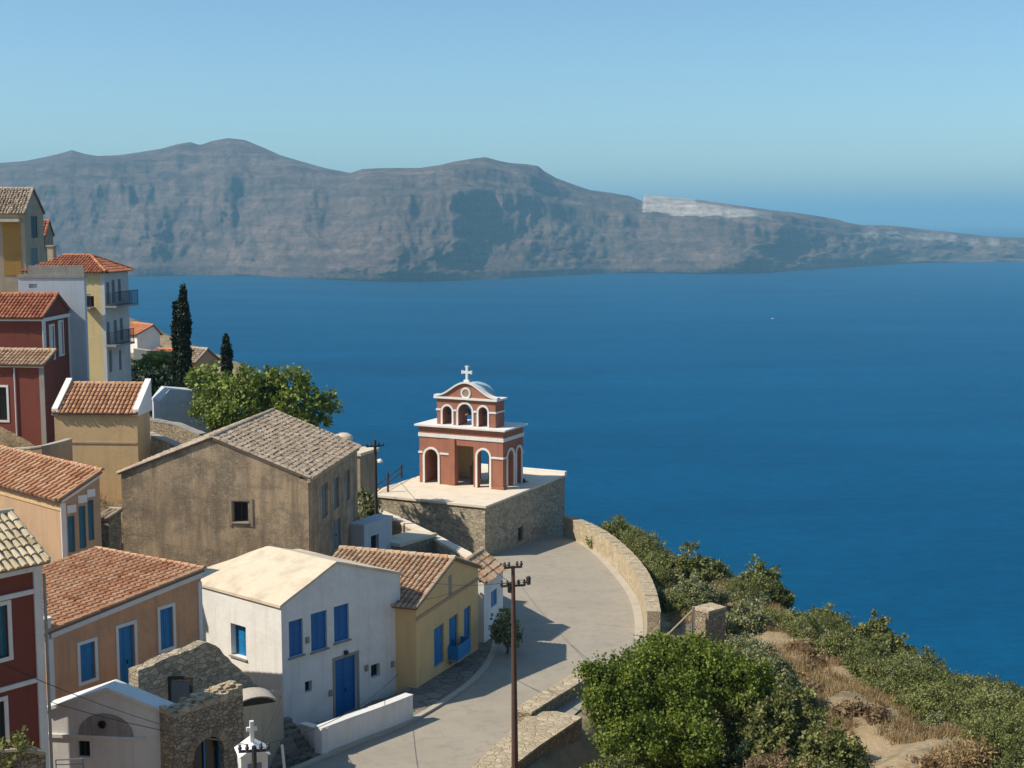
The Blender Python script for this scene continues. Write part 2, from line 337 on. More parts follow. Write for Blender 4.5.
# ------------------------------------------------------------------ houses
class House:
    def __init__(s, name, label, cat, px, py, D, a, pxL, pxR, pyb, wall, roof=('flat',), tile='tile', t=.35, wallR=None, group=None, over=.22, cornice=None, ridge=True, pitch=.25):
        a = math.radians(a); s.a = a; s.D = D
        p = P(px, py, D); s.C = p; s.uR = Vector((math.cos(a), math.sin(a))); s.uL = Vector((-math.sin(a), math.cos(a)))
        s.zb = slope(pyb)*D + H0
        s.ze = p.z - s.zb
        s.e = empty(name, (p.x, p.y, s.zb), a, label, cat, group)
        s.wR = s.solve('R', pxR, s.ze); s.wL = s.solve('L', pxL, s.ze)
        s.t = t; s.wall = wall; s.wallR = wallR; s.ops = {'R': [], 'L': []}
        s.roof = roof; s.tile = tile; s.over = over; s.pitch = pitch; s.ridge = ridge
        k = roof[0]
        if k == 'gy':
            s.rx = s.solve('R', roof[1], s.ze+.6); s.rise = s.zat(s.rx, 0, roof[2]) - s.ze
        elif k == 'gx':
            s.ry = s.solve('L', roof[1], s.ze+.6); s.rise = s.zat(0, s.ry, roof[2]) - s.ze
        elif k == 'mx': s.rise = s.zat(s.wR, 0, roof[1]) - s.ze
        elif k == 'hip': s.rise = roof[1]
        else: s.rise = 0
    def world(s, x, y): return s.C.x + s.uR.x*x + s.uL.x*y, s.C.y + s.uR.y*x + s.uL.y*y
    def solve(s, face, px, z, x0=0, y0=0):
        u = s.uR if face == 'R' else s.uL
        cx, cy = s.world(x0, y0); m = (px-512)/F; zr = z+s.zb-H0
        return (m*(cy*CP - zr*SP) - cx)/(u.x - m*u.y*CP)
    def zat(s, x, y, py): return slope(py)*s.world(x, y)[1] + H0 - s.zb
    def loc(s, face, px, py, d=0):
        w = s.solve(face, px, s.ze*.6, 0 if face == 'R' else d, d if face == 'R' else 0)
        for _ in range(3):
            z = s.zat(*((w, d) if face == 'R' else (d, w)), py); w = s.solve(face, px, z, 0 if face == 'R' else d, d if face == 'R' else 0)
        return w, z
    def pt(s, face, u, d, z): return (u, d, z) if face == 'R' else (d, u, z)
    def zt(s, x, y):
        k = s.roof[0]
        if k == 'gy': return s.ze + s.rise*min(x/s.rx, (s.wR-x)/(s.wR-s.rx))
        if k == 'gx': return s.ze + s.rise*min(y/s.ry, (s.wL-y)/(s.wL-s.ry))
        if k == 'mx': return s.ze + s.rise*x/s.wR
        return s.ze
    def opening(s, face, x0, x1, y0, y1, kind='shutter', mat='blue', frame=None, arch=False, depth=.16, label=None, sill=False, z0=None, gap=0, part=None):
        xa, xb = (x0, x1) if face == 'R' else (x1, x0)
        ua, za = s.loc(face, xa, (y0+y1)/2); ub, zb_ = s.loc(face, xb, (y0+y1)/2)
        uc = (ua+ub)/2; w = (uc, 0) if face == 'R' else (0, uc)
        zt = s.zat(*w, y0); zl = s.zat(*w, y1) if z0 is None else z0
        s.ops[face].append(dict(u0=ua, u1=ub, z0=zl, z1=zt, kind=kind, mat=mat, frame=frame, arch=arch, depth=depth, label=label, sill=sill, gap=gap, part=part))
    def wallmb(s, mb, face, ua, ub, d0, d1, ops, zbot=-2.0):
        br = {ua, ub}
        k = s.roof[0]
        if k == 'gy' and face in ('R', 'RB'): br.add(s.rx)
        if k == 'gx' and face in ('L', 'LB'): br.add(s.ry)
        for o in ops:
            br |= {o['u0'], o['u1']}
            if o['arch']: br |= {o['u0']+(o['u1']-o['u0'])*(1-math.cos(PI*i/10))/2 for i in range(1, 10)}
        br = sorted(b for b in br if ua-1e-6 <= b <= ub+1e-6)
        def top(u, d):
            if face == 'RB' and getattr(s, 'lowback', 0): return s.ze+.15*(s.zt(u, 0)-s.ze)
            return s.zt(u, 0) if face in ('R', 'RB') else s.zt(0, u) if face == 'L' else s.zt(s.wR, u)
        for a, b in zip(br, br[1:]):
            if b-a < 1e-5: continue
            mid = (a+b)/2; seg = []
            oo = [o for o in ops if o['u0'] < mid < o['u1']]
            ta, tb = top(a, d0), top(b, d0)
            if k == 'mx' and face in ('L',): ta = tb = s.ze
            if oo:
                oo.sort(key=lambda o: o['z0']); cur = (zbot, zbot)
                for o in oo:
                    r = (o['u1']-o['u0'])/2; c = (o['u0']+o['u1'])/2
                    def za(u): return o['z1'] if not o['arch'] else o['z1']-r+math.sqrt(max(0, r*r-(u-c)**2))
                    if o['z0'] > cur[0]+.01: seg.append((cur, (o['z0'], o['z0'])))
                    cur = (za(a), za(b))
                seg.append((cur, (ta, tb)))
            else: seg.append(((zbot, zbot), (ta, tb)))
            for (la, lb), (ha, hb) in seg:
                f = 'R' if face in ('R', 'RB') else 'L'
                q = lambda u, d, z: s.pt(f, u, d, z)
                mb.hexa([q(a,d0,la), q(b,d0,lb), q(b,d1,lb), q(a,d1,la), q(a,d0,ha), q(b,d0,hb), q(b,d1,hb), q(a,d1,ha)])
    def finish(s, interior=True):
        t = s.t; mb = MB()
        mr = MB() if s.wallR else mb
        s.wallmb(mr, 'R', 0, s.wR, 0, t, s.ops['R'])
        if s.wallR: mr.build('side_wall', s.wallR, s.e)
        s.wallmb(mb, 'L', t, s.wL, 0, t, s.ops['L'])
        s.wallmb(mb, 'RB', t, s.wR, s.wL-t, s.wL, [])
        mbk = s.wallmb(mb, 'LB', t, s.wL-t, s.wR-t, s.wR, [])
        s.wall_ob = mb.build('wall', s.wall, s.e)
        fl = MB(); fl.box((t, t, s.ze-.25), (s.wR-t, s.wL-t, s.ze-.1)); fl.build('ceiling_slab', 'under', s.e)
        for f in 'RL':
            for o in s.ops[f]: s.mk_open(f, o)
        getattr(s, 'roof_'+s.roof[0])()
        return s
    def mk_open(s, f, o):
        u0, u1, z0, z1, d = o['u0'], o['u1'], o['z0'], o['z1'], o['depth']
        q = lambda u, dd, z: s.pt(f, u, dd, z)
        def bx(mb, ua, ub, da, db, za, zb): 
            a = q(ua, da, za); b = q(ub, db, zb); return mb.box(tuple(min(i, j) for i, j in zip(a, b)), tuple(max(i, j) for i, j in zip(a, b)))
        e = .004; w = u1-u0; h = z1-z0
        door = o['kind'] == 'door'
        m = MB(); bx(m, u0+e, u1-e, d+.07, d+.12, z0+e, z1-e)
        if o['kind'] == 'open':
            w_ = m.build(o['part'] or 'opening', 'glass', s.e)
        elif o['kind'] == 'glass':
            w_ = m.build('window', 'glass', s.e)
            fr = MB(); ft = .05
            bx(fr, u0+e, u0+ft, d, d+.06, z0+e, z1-e); bx(fr, u1-ft, u1-e, d, d+.06, z0+e, z1-e)
            bx(fr, u0+ft, u1-ft, d, d+.06, z1-ft, z1-e); bx(fr, u0+ft, u1-ft, d, d+.06, z0+e, z0+ft)
            bx(fr, (u0+u1)/2-.025, (u0+u1)/2+.025, d+.005, d+.055, z0+ft, z1-ft)
            fr.build('sash', o['mat'], w_)
        else:
            w_ = m.build('door' if door else 'window', 'glass' if not door else o['mat'], s.e)
            hs = [(u0+e, (u0+u1)/2-.008), ((u0+u1)/2+.008, u1-e)] if w > .45 else [(u0+e, u1-e)]
            for a, b in hs:
                lf = MB(); st = .07
                zt_ = z1-e
                bx(lf, a, b, d+.02, d+.05, z0+e, zt_)
                bx(lf, a, a+st, d, d+.02, z0+e, zt_); bx(lf, b-st, b, d, d+.02, z0+e, zt_)
                nr = 3 if door else 2
                for i in range(nr+1):
                    zz = z0+e+(h-.08)*i/nr; bx(lf, a+st, b-st, d, d+.02, zz, zz+.07)
                if not door:
                    zz = z0+.1
                    while zz < z1-.12:
                        bx(lf, a+st, b-st, d+.008, d+.02, zz, zz+.03); zz += .075
                lf.build('door_leaf' if door else 'shutter', o['mat'], w_)
            if door:
                hn = MB(); uc = (u0+u1)/2; bx(hn, uc+.06, uc+.1, d-.05, d-.002, z0+h*.42, z0+h*.48); hn.build('handle', 'iron', w_)
        if o['label']: w_['label'] = o['label']
        if o['frame']:
            fr = MB(); fw = .13; p = -.035
            bx(fr, u0-fw, u0, p, -.001, z0 if door else z0-fw, z1+fw); bx(fr, u1, u1+fw, p, -.001, z0 if door else z0-fw, z1+fw)
            bx(fr, u0, u1, p, -.001, z1, z1+fw)
            if not door: bx(fr, u0, u1, p, -.001, z0-fw, z0)
            fr.build('door_frame' if door else 'window_frame', o['frame'], w_)
        if o['sill']:
            si = MB(); bx(si, u0-.08, u1+.08, -.09, d, z0-.07, z0-.004); si.build('sill', o['sill'] if isinstance(o['sill'], str) else 'greyplaster', w_)
        if o['arch']:                                           # hide square shoulders of the infill: built behind wall face already
            pass
    # roofs
    def slab(s, mb, O, e, sd, W, Ls, th=.07):
        O = Vector(O); e = Vector(e); sd = Vector(sd); n = e.cross(sd).normalized()
        if n.z < 0: n = -n
        k = n*.004; mb.hexa([O+k, O+e*W+k, O+e*W+sd*Ls+k, O+sd*Ls+k, O+n*th, O+e*W+n*th, O+e*W+sd*Ls+n*th, O+sd*Ls+n*th])
        return O+n*(th+.004)
    def plane(s, mbt, mbs, O, e, sd, W, Ls):
        O2 = s.slab(mbs, O, e, sd, W, Ls); tiles(mbt, O2, e, sd, W, Ls, pitch=s.pitch, row=.30 if s.tile == 'tile_old' else .40, jit=.012 if s.tile != 'tile_old' else .05)
    def roof_gy(s):
        ov = s.over; mt = MB(); ms = MB()
        L1 = math.hypot(s.rx, s.rise); d1 = Vector((s.rx, 0, s.rise))/L1
        w2 = s.wR-s.rx; L2 = math.hypot(w2, s.rise); d2 = Vector((-w2, 0, s.rise))/L2
        W = s.wL+2*ov*.6
        s.plane(mt, ms, Vector((0,-ov*.6,s.ze))-d1*ov, (0,1,0), d1, W, L1+ov)
        s.plane(mt, ms, Vector((s.wR,-ov*.6,s.ze))-d2*ov, (0,1,0), d2, W, L2+ov)
        ridge_tiles(mt, (s.rx,-ov*.6-.02,s.ze+s.rise+.12), (s.rx,s.wL+ov*.6,s.ze+s.rise+.12))
        for dd, LL, x0 in ((d1, L1, 0), (d2, L2, s.wR)):
            a = Vector((x0,-ov*.6+.06,s.ze))-dd*ov+Vector((0,0,.13)); ridge_tiles(mt, a, a+dd*(LL+ov), .1)
        s.ro = ms.build('roof', 'under', s.e); mt.build('roof_tiles', s.tile, s.ro, recalc=False)
    def roof_gx(s):
        ov = s.over; mt = MB(); ms = MB()
        L1 = math.hypot(s.ry, s.rise); d1 = Vector((0, s.ry, s.rise))/L1
        w2 = s.wL-s.ry; L2 = math.hypot(w2, s.rise); d2 = Vector((0, -w2, s.rise))/L2
        W = s.wR+2*ov*.6
        s.plane(mt, ms, Vector((-ov*.6,0,s.ze))-d1*ov, (1,0,0), d1, W, L1+ov)
        s.plane(mt, ms, Vector((-ov*.6,s.wL,s.ze))-d2*ov, (1,0,0), d2, W, L2+ov)
        ridge_tiles(mt, (-ov*.6-.02,s.ry,s.ze+s.rise+.12), (s.wR+ov*.6,s.ry,s.ze+s.rise+.12))
        for dd, LL, y0 in ((d1, L1, 0), (d2, L2, s.wL)):
            for xx in (-ov*.6+.06, s.wR+ov*.6-.06):
                a = Vector((xx,y0,s.ze))-dd*ov+Vector((0,0,.13)); ridge_tiles(mt, a, a+dd*(LL+ov), .1)
        s.ro = ms.build('roof', 'under', s.e); mt.build('roof_tiles', s.tile, s.ro, recalc=False)
    def roof_mx(s):
        ov = s.over; mt = MB(); ms = MB()
        L1 = math.hypot(s.wR, s.rise); d1 = Vector((s.wR, 0, s.rise))/L1; W = s.wL+2*ov*.6
        s.plane(mt, ms, Vector((0,-ov*.6,s.ze))-d1*ov, (0,1,0), d1, W, L1+ov*1.5)
        a = Vector((s.wR,-ov*.6,s.ze+s.rise))+d1*ov*.5+Vector((0,0,.12)); ridge_tiles(mt, a, a+Vector((0,W,0)), .12)
        for yy in (-ov*.6+.06, s.wL+ov*.6-.06):
            a = Vector((0,yy,s.ze))-d1*ov+Vector((0,0,.13)); ridge_tiles(mt, a, a+d1*(L1+ov*1.5), .1)
        s.ro = ms.build('roof', 'under', s.e); mt.build('roof_tiles', s.tile, s.ro, recalc=False)
    def roof_hip(s):
        ov = s.over; mt = MB(); ms = MB(); x1 = s.wR+ov; y1 = s.wL+ov; hx = s.wR/2
        run = hx+ov; r = s.rise; z = s.ze+.004
        A = [Vector((-ov,-ov,z)), Vector((x1,-ov,z)), Vector((x1,y1,z)), Vector((-ov,y1,z)), Vector((hx,-ov+run,z+r)), Vector((hx,y1-run,z+r))]
        ms.add(A, [(0,1,4),(1,2,5,4),(2,3,5),(3,0,4,5),(3,2,1,0)])
        Ls = math.hypot(run, r)
        up = Vector((0,0,.02))
        # end slope (y=-ov)
        W = x1+ov; tiles(mt, A[0]+up, (1,0,0), (0,run,r), W, Ls, inside=lambda u, v: abs(u-W/2) < W/2*(1-v/Ls)+.1)
        W2 = y1+ov; ins = lambda u, v: u > v/Ls*run-.1 and u < W2-v/Ls*run+.1
        tiles(mt, A[0]+up, (0,1,0), (run,0,r), W2, Ls, inside=ins); tiles(mt, A[1]+up, (0,1,0), (-run,0,r), W2, Ls, inside=ins)
        for i, j in ((0,4),(1,4),(4,5)): ridge_tiles(mt, A[i]+Vector((0,0,.12)), A[j]+Vector((0,0,.12)), .12)
        s.ro = ms.build('roof', 'under', s.e); mt.build('roof_tiles', s.tile, s.ro, recalc=False)
    def roof_flat(s):
        m = MB(); ov = s.over; m.box((-ov,-ov,s.ze+.003), (s.wR+ov,s.wL+ov,s.ze+.2)); s.ro = m.build('roof', s.tile, s.e)
    # trims
    def band(s, name, face, z0, z1, mat, proud=.06, u0=None, u1=None):
        m = MB(); w = s.wR if face == 'R' else s.wL
        u0 = -proud if u0 is None else u0; u1 = w if u1 is None else u1
        a = s.pt(face, u0, -proud, z0); b = s.pt(face, u1, -.001, z1)
        m.box(tuple(min(i, j) for i, j in zip(a, b)), tuple(max(i, j) for i, j in zip(a, b))); return m.build(name, mat, s.e)
    def rake_band(s, name, face, h, mat, proud=.05):
        m = MB(); w = s.wR if face == 'R' else s.wL
        us = [0, w]
        if s.roof[0] == 'gy' and face == 'R': us = [0, s.rx, w]
        if s.roof[0] == 'gx' and face == 'L': us = [0, s.ry, w]
        z = (lambda u: s.zt(u, 0)) if face == 'R' else (lambda u: s.zt(0, u))
        for a, b in zip(us, us[1:]):
            q = lambda u, d, zz: s.pt(face, u, d, zz)
            m.hexa([q(a,-proud,z(a)-h), q(b,-proud,z(b)-h), q(b,-.001,z(b)-h), q(a,-.001,z(a)-h), q(a,-proud,z(a)-.005), q(b,-proud,z(b)-.005), q(b,-.001,z(b)-.005), q(a,-.001,z(a)-.005)])
        return m.build(name, mat, s.e)

# ---------------------------------------------------------------- ground heights
ctl = []   # (x, y, z rel)
def cp(px, D, z): ctl.append(((px-512)/F*(D*CP - z*SP), D, z))
for px, D, z in [(150,45,-20.5),(60,46,-20),(0,44,-18.5),(-60,46,-17),(60,52,-19.5),(240,50,-21.6),(250,56,-22),(180,60,-21.5),(300,56,-22.6),(290,60,-22.7),(340,61,-22.9),(380,63,-23),(400,66,-23),(320,58,-22.8),(360,66,-22.9),(0,60,-15.5),(100,62,-17.5),(-80,60,-13),
                 (120,72,-19),(220,72,-20.5),(300,78,-21.5),(60,80,-15.8),(140,82,-16.8),(200,92,-17),(430,88,-23.6),(455,91,-23.9),(470,95,-24.2),(400,95,-23.8),(420,98,-24.2),(380,100,-23.8),(440,84,-23.4),(450,97,-24.4),(0,78,-13),(-80,78,-10),(40,88,-11.6),(70,100,-12.5),(130,100,-15),(130,115,-15),(0,120,-7),(-100,120,-4),
                 (180,120,-15.2),(270,95,-18.2),(340,95,-20.5),(360,90,-21.5),(420,85,-22.5),(440,75,-23.2),(400,105,-23),(500,110,-24.5),(130,150,-14.5),(60,150,-11),(-60,160,-6),(200,145,-15),(0,200,-8),
                 (660,80,-23.7),(700,76,-23.4),(800,74,-23.2),(850,62,-22.3),(950,54,-21.4),(1060,54,-21.6),(1000,62,-23),(760,60,-23.8),(600,50,-25),(600,58,-25),(680,56,-25),(780,52,-24),(560,48,-25),(620,64,-24.6),
                 (640,95,-24.6),(700,92,-24.5),(790,82,-24.2),(900,74,-23.8),(1024,68,-24.0),(1100,62,-24)]: cp(px, D, z)
CT = np.array(ctl)
edge = np.array([(-300,420),(-150,300),(-80,215),(-45,168),(-31,150),(-24,127),(-16,109),(-12.5,112),(-6,117),(4,113),(8,106),(11.5,98),(14.5,90),(16.8,81),(20,72.5),(24.5,66),(34,57),(56,46),(110,30),(300,20)], float)
def edge_dist(X, Y):
    best = np.full(X.shape, 1e9); sgn = np.zeros(X.shape)
    for (x0,y0),(x1,y1) in zip(edge[:-1], edge[1:]):
        dx, dy = x1-x0, y1-y0; t = np.clip(((X-x0)*dx+(Y-y0)*dy)/(dx*dx+dy*dy), 0, 1)
        qx = X-(x0+t*dx); qy = Y-(y0+t*dy); d = np.hypot(qx, qy); cr = dx*qy-dy*qx
        up = d < best; best = np.where(up, d, best); sgn = np.where(up, np.where(cr > 0, 1, -1), sgn)
    return best*sgn                                    # positive to seaward
road_px = [(200,860),(250,800),(310,766),(352,748),(400,728),(440,706),(474,682),(492,660),(498,640),(496,618),(500,598),(498,580),(478,566),(482,556),(570,524),(602,545),(634,575),(652,605),(656,640),(625,668),(590,700),(545,742),(505,790),(470,860)]
road_pts = [Pr(x, y) for x, y in road_px]
RP = np.array([(p.x, p.y) for p in road_pts])
def poly_dist(X, Y, Pg):
    best = np.full(X.shape, 1e9); ins = np.zeros(X.shape, bool); n = len(Pg)
    for i in range(n):
        x0, y0 = Pg[i]; x1, y1 = Pg[(i+1)%n]; dx, dy = x1-x0, y1-y0
        t = np.clip(((X-x0)*dx+(Y-y0)*dy)/(dx*dx+dy*dy), 0, 1); best = np.minimum(best, np.hypot(X-(x0+t*dx), Y-(y0+t*dy)))
        c = ((y0 > Y) != (y1 > Y)) & (X < (x1-x0)*(Y-y0)/(y1-y0+1e-12)+x0); ins ^= c
    return np.where(ins, 0, best)
def ground_z(X, Y):
    X = np.asarray(X, float); Y = np.asarray(Y, float)
    w = 1/((X[...,None]-CT[:,0])**2+(Y[...,None]-CT[:,1])**2+2.0)**1.6
    z = (w*CT[:,2]).sum(-1)/w.sum(-1)
    z = np.where(Y < 46, np.minimum(z, np.where(Y > 0, -1.7-.47*Y, -1.7)), z)
    z = np.where((Y < 46) & (Y > 0), -1.7-.47*Y + np.minimum(0, z+1.7+.47*Y), z)
    z = np.where(Y <= 0, -1.7, z)
    z = z + np.where(X < -60, (-60-X)*.12, 0)*np.clip((Y-40)/40, 0, 1)
    d = poly_dist(X, Y, RP); k = np.clip(1-(d-.3)/2.0, 0, 1); k = k*k*(3-2*k)
    z = z*(1-k)+(RA+RB*Y-.08)*k
    e = edge_dist(X, Y)
    s = .12*np.sin(X*.9+Y*.5)+.10*np.sin(X*1.7-Y*1.3+1)+.06*np.sin(X*3.1+Y*2.3)
    z = z + s*(1-k)
    z = z - np.where(e > 0, .35*np.minimum(e, 3)+1.25*np.maximum(e-2, 0), 0) + np.where(e > 8, 3*np.sin(X*.13)*np.sin(Y*.11+1), 0)
    return np.maximum(z, -203)+H0
def gz(x, y): return float(ground_z(np.array([x]), np.array([y]))[0])

def spaced(a0, a1, h, lo, hi):
    c = list(np.arange(a0, a1+h/2, h)); st = h; v = c[-1]
    while v < hi: st *= 1.25; v += st; c.append(v)
    st = h; v = c[0]
    while v > lo: st *= 1.25; v -= st; c.insert(0, v)
    return np.array(c)
xs = spaced(-48, 34, .6, -900, 900); ys = spaced(36, 150, .7, -300, 900)
GX, GY = np.meshgrid(xs, ys); GZ = ground_z(GX, GY)
V = np.stack([GX, GY, GZ], -1).reshape(-1, 3); nx = len(xs); ny = len(ys)
ii, jj = np.meshgrid(np.arange(nx-1), np.arange(ny-1)); q = (jj*nx+ii).ravel()
g = np_mesh('hillside_ground', V, np.stack([q, q+1, q+nx+1, q+nx], -1), None, 'ground'); tag(g, kind='structure')
g.data.polygons.foreach_set('use_smooth', [True]*len(g.data.polygons))
# road sheet
def sheet(name, pts, mat, dz, kind='structure', th=0):
    bm = bmesh.new(); vs = [bm.verts.new(p+Vector((0,0,dz))) for p in pts]; f = bm.faces.new(vs)
    bmesh.ops.triangulate(bm, faces=[f]); bm.normal_update()
    if bm.faces[:][0].normal.z < 0: bmesh.ops.reverse_faces(bm, faces=bm.faces[:])
    if th:
        r = bmesh.ops.extrude_face_region(bm, geom=bm.faces[:]); 
        for v in [e for e in r['geom'] if isinstance(e, bmesh.types.BMVert)]: v.co.z -= th
        bmesh.ops.recalc_face_normals(bm, faces=bm.faces)
    me = bpy.data.meshes.new(name); bm.to_mesh(me); bm.free(); me.materials.append(M[mat]); o = bpy.data.objects.new(name, me); COL.objects.link(o)
    return tag(o, kind=kind)
sheet('road', road_pts, 'road', 0)
def strip(line, w0, w1):                                # offset polygon of a polyline (world xy)
    A = []; B = []
    for i, p in enumerate(line):
        d = (line[min(i+1, len(line)-1)]-line[max(i-1, 0)]); d.z = 0; d.normalize(); n = Vector((-d.y, d.x, 0))
        A.append(p+n*w0); B.append(p+n*w1)
    return A, B
def smooth(line, k=4):                                  # Catmull-Rom
    out = []; n = len(line)
    for i in range(n-1):
        p0, p1, p2, p3 = line[max(i-1, 0)], line[i], line[i+1], line[min(i+2, n-1)]
        for j in range(k):
            t = j/k; out.append(.5*((2*p1)+(p2-p0)*t+(2*p0-5*p1+4*p2-p3)*t*t+(3*p1-p0-3*p2+p3)*t**3))
    out.append(line[-1]); return out
def ribbon(name, A, B, mat, z0, z1, zf=None, kind='structure', jit=0):
    m = MB(); n = len(A)
    for i in range(n-1):
        a0, a1, b0, b1 = A[i], A[i+1], B[i], B[i+1]
        m.hexa([a0+Vector((0,0,z0)), a1+Vector((0,0,z0)), b1+Vector((0,0,z0)), b0+Vector((0,0,z0)), a0+Vector((0,0,z1)), a1+Vector((0,0,z1)), b1+Vector((0,0,z1)), b0+Vector((0,0,z1))])
    o = m.build(name, mat)
    if kind: tag(o, kind=kind)
    return o
kl = smooth([Pr(x, y) for x, y in [(296,772),(352,748),(400,729),(440,707),(474,683),(492,661),(498,640),(497,618),(501,598)]])
A, B = strip(kl, 0, .28); ribbon('kerb', A, B, 'kerb', -.15, .12)
A2, B2 = strip(kl[2:], .29, 2.6); ribbon('stone_footpath', A2, B2, 'path', -.15, .10)
gl = smooth([Pr(x, y) for x, y in [(575,536),(598,552),(620,574),(637,598),(643,620),(643,640)]])
A, B = strip(gl, 0, -.5); ribbon('concrete_gutter', A, B, 'kerb', -.1, .02)

# ---------------------------------------------------------------- stone walls
def stone_wall(name, label, line, h, th, mat='stone', cap='brightstone', cat='stone wall', zf=None, depth=1.5, jit=.05, side=1, capname='coping'):
    """line: world points (z = foot). prism with ragged stones on top."""
    pts = []
    for a, b in zip(line, line[1:]):
        k = max(1, int((b-a).length/.5)); pts += [a.lerp(b, i/k) for i in range(k)]
    pts.append(line[-1]); A, B = strip(pts, 0, side*th); o0 = pts[0].copy()
    e = empty(name, o0, 0, label, cat); m = MB(); c = MB()
    hh = h if callable(h) else (lambda t: h)
    n = len(pts)
    for i in range(n-1):
        a0, a1, b0, b1 = A[i]-o0, A[i+1]-o0, B[i]-o0, B[i+1]-o0
        h0, h1 = hh(i/(n-1)), hh((i+1)/(n-1)); Z = lambda p, z: Vector((p.x, p.y, p.z+z))
        m.hexa([Z(a0,-depth), Z(a1,-depth), Z(b1,-depth), Z(b0,-depth), Z(a0,h0), Z(a1,h1), Z(b1,h1), Z(b0,h0)])
        j = random.uniform(0, jit)
        o = (A[i]-B[i]).normalized()*.03
        k0 = .004; c.hexa([Z(a0+o,h0+k0), Z(a1+o,h1+k0), Z(b1-o,h1+k0), Z(b0-o,h0+k0), Z(a0+o,h0+.08+j), Z(a1+o,h1+.08+j), Z(b1-o,h1+.08+j), Z(b0-o,h0+.08+j)])
    m.build('wall_body', mat, e); c.build(capname, cap, e); return e
cw = smooth([Pr(x, y) for x, y in [(563,535),(592,549),(616,569),(634,592),(643,615),(647,638)]], 4)
stone_wall('curved_parapet', 'pale curved stone wall along the outer edge of the road bend', cw, 1.45, .72, 'brightstone', 'brightstone', side=1)
w2 = [Pr(x, y) for x, y in [(603,680),(575,698),(531,726)]]
stone_wall('retaining_wall', 'narrow pale-topped stone wall beside the road, above the bright green bush', w2, .55, .85, 'rubble', 'brightstone', side=-1, depth=5, jit=.02)
# wide wall top in the foreground
wp = [Pr(x, y, .45) for x, y in [(531,712),(556,711),(582,717),(540,745),(497,778),(440,812),(400,812),(470,768)]]
c0 = wp[0].copy(); e = empty('retaining_wall', c0, 0, 'wide stone retaining wall with crumbling pale top carrying the tall rusty pole', 'stone wall')
m = MB(); m.prism([p-c0-Vector((0,0,6)) for p in wp], (0,0,5.9)); m.build('wall_body', 'rubble', e)
m = MB(); m.prism([p-c0-Vector((0,0,.097)) for p in wp], (0,0,.097)); m.build('coping', 'brightstone', e)

# ---------------------------------------------------------------- houses, near to far
def std(h): return h.finish()
# white house
wh = House('white_house', 'white two storey house with cream plastered gable roof and a large blue door', 'house', 281, 607, 60, 49.6, 180, 400, 728, 'white', roof=('gy', 336, 564), tile='cream', t=.4)
for x0, x1, y0, y1 in ((289,303,620,656),(311,327,612,650),(334,349,605,641)): wh.opening('R', x0, x1, y0, y1, mat='deepblue', depth=.10, sill=True)
wh.opening('R', 335, 357, 657, 718, 'door', 'deepblue', depth=.14, frame='greyplaster')
wh.opening('R', 305, 312, 681, 692, 'open', part='vent_opening'); wh.opening('R', 371, 380, 664, 677, 'open', part='vent_opening')
wh.opening('L', 231, 246, 625, 657, mat='blue', depth=.28, sill=True)
def smooth_roof(s, rakes=True):                              # plastered roof with soft hip at the back
    mb = MB(); th = .22; ov = .10; n = 10; k = 8
    for i in range(n):
        for x0, x1, z0, z1 in ((-ov, s.rx, s.ze-ov*s.rise/s.rx, s.ze+s.rise), (s.rx, s.wR+ov, s.ze+s.rise, s.ze-ov*s.rise/(s.wR-s.rx))):
            pass
    y0, y1 = -.06, s.wL+.1; cut = 2.6
    def zz(x, y):
        b = s.ze+s.rise*min(x/s.rx, (s.wR-x)/(s.wR-s.rx))
        e = max(0, (y-(y1-cut))/cut); return b-e*s.rise*.8*max(0, min(1, (b-s.ze)/s.rise))
    xs_ = [-ov+(s.rx+ov)*i/8 for i in range(9)]+[s.rx+(s.wR+ov-s.rx)*i/8 for i in range(1, 9)]; ys_ = [y0+(y1-y0)*i/24 for i in range(25)]
    vs = []; fs = []
    nz = lambda x, y: .025*noise.noise(Vector((x*.9, y*.9, 0)))
    for off in (.004, th*.5):
        for y in ys_:
            for x in xs_: vs.append((x, y, zz(x, y)+off+(nz(x, y)+.02 if off > .1 else 0)))
    nX = len(xs_); nY = len(ys_); Z = nX*nY
    for j in range(nY-1):
        for i in range(nX-1):
            a = j*nX+i; fs.append((a, a+1, a+nX+1, a+nX)); fs.append((Z+a, Z+a+1, Z+a+nX+1, Z+a+nX))
    for i in range(nX-1): fs.append((i, i+1, Z+i+1, Z+i)); a = (nY-1)*nX+i; fs.append((a, a+1, Z+a+1, Z+a))
    for j in range(nY-1): a = j*nX; fs.append((a, a+nX, Z+a+nX, Z+a)); a += nX-1; fs.append((a, a+nX, Z+a+nX, Z+a))
    mb.add(vs, fs); s.ro = mb.build('roof', s.tile, s.e)
wh.roof_gy = lambda: smooth_roof(wh); wh.lowback = 1; wh.finish()
m = MB(); m.tube([(wh.rx*.5, .8+.3*math.sin(t), wh.zt(wh.rx*.5,0)+.13) for t in (0,1)], .01)
ml = MB(); x, z = wh.loc('R', 345, 653); ml.box((x-.08,-.16,z-.05), (x+.08,-.001,z+.12)); ml.build('wall_lamp', 'iron', wh.e)
for px, py in ((307,640),(366,668),(392,664),(330,693)):
    u, z = wh.loc('R', px, py); mm = MB(); mm.box((u-.09,-.08,z-.14), (u+.09,-.001,z+.14)); mm.build('meter_box', 'greyplaster', wh.e)
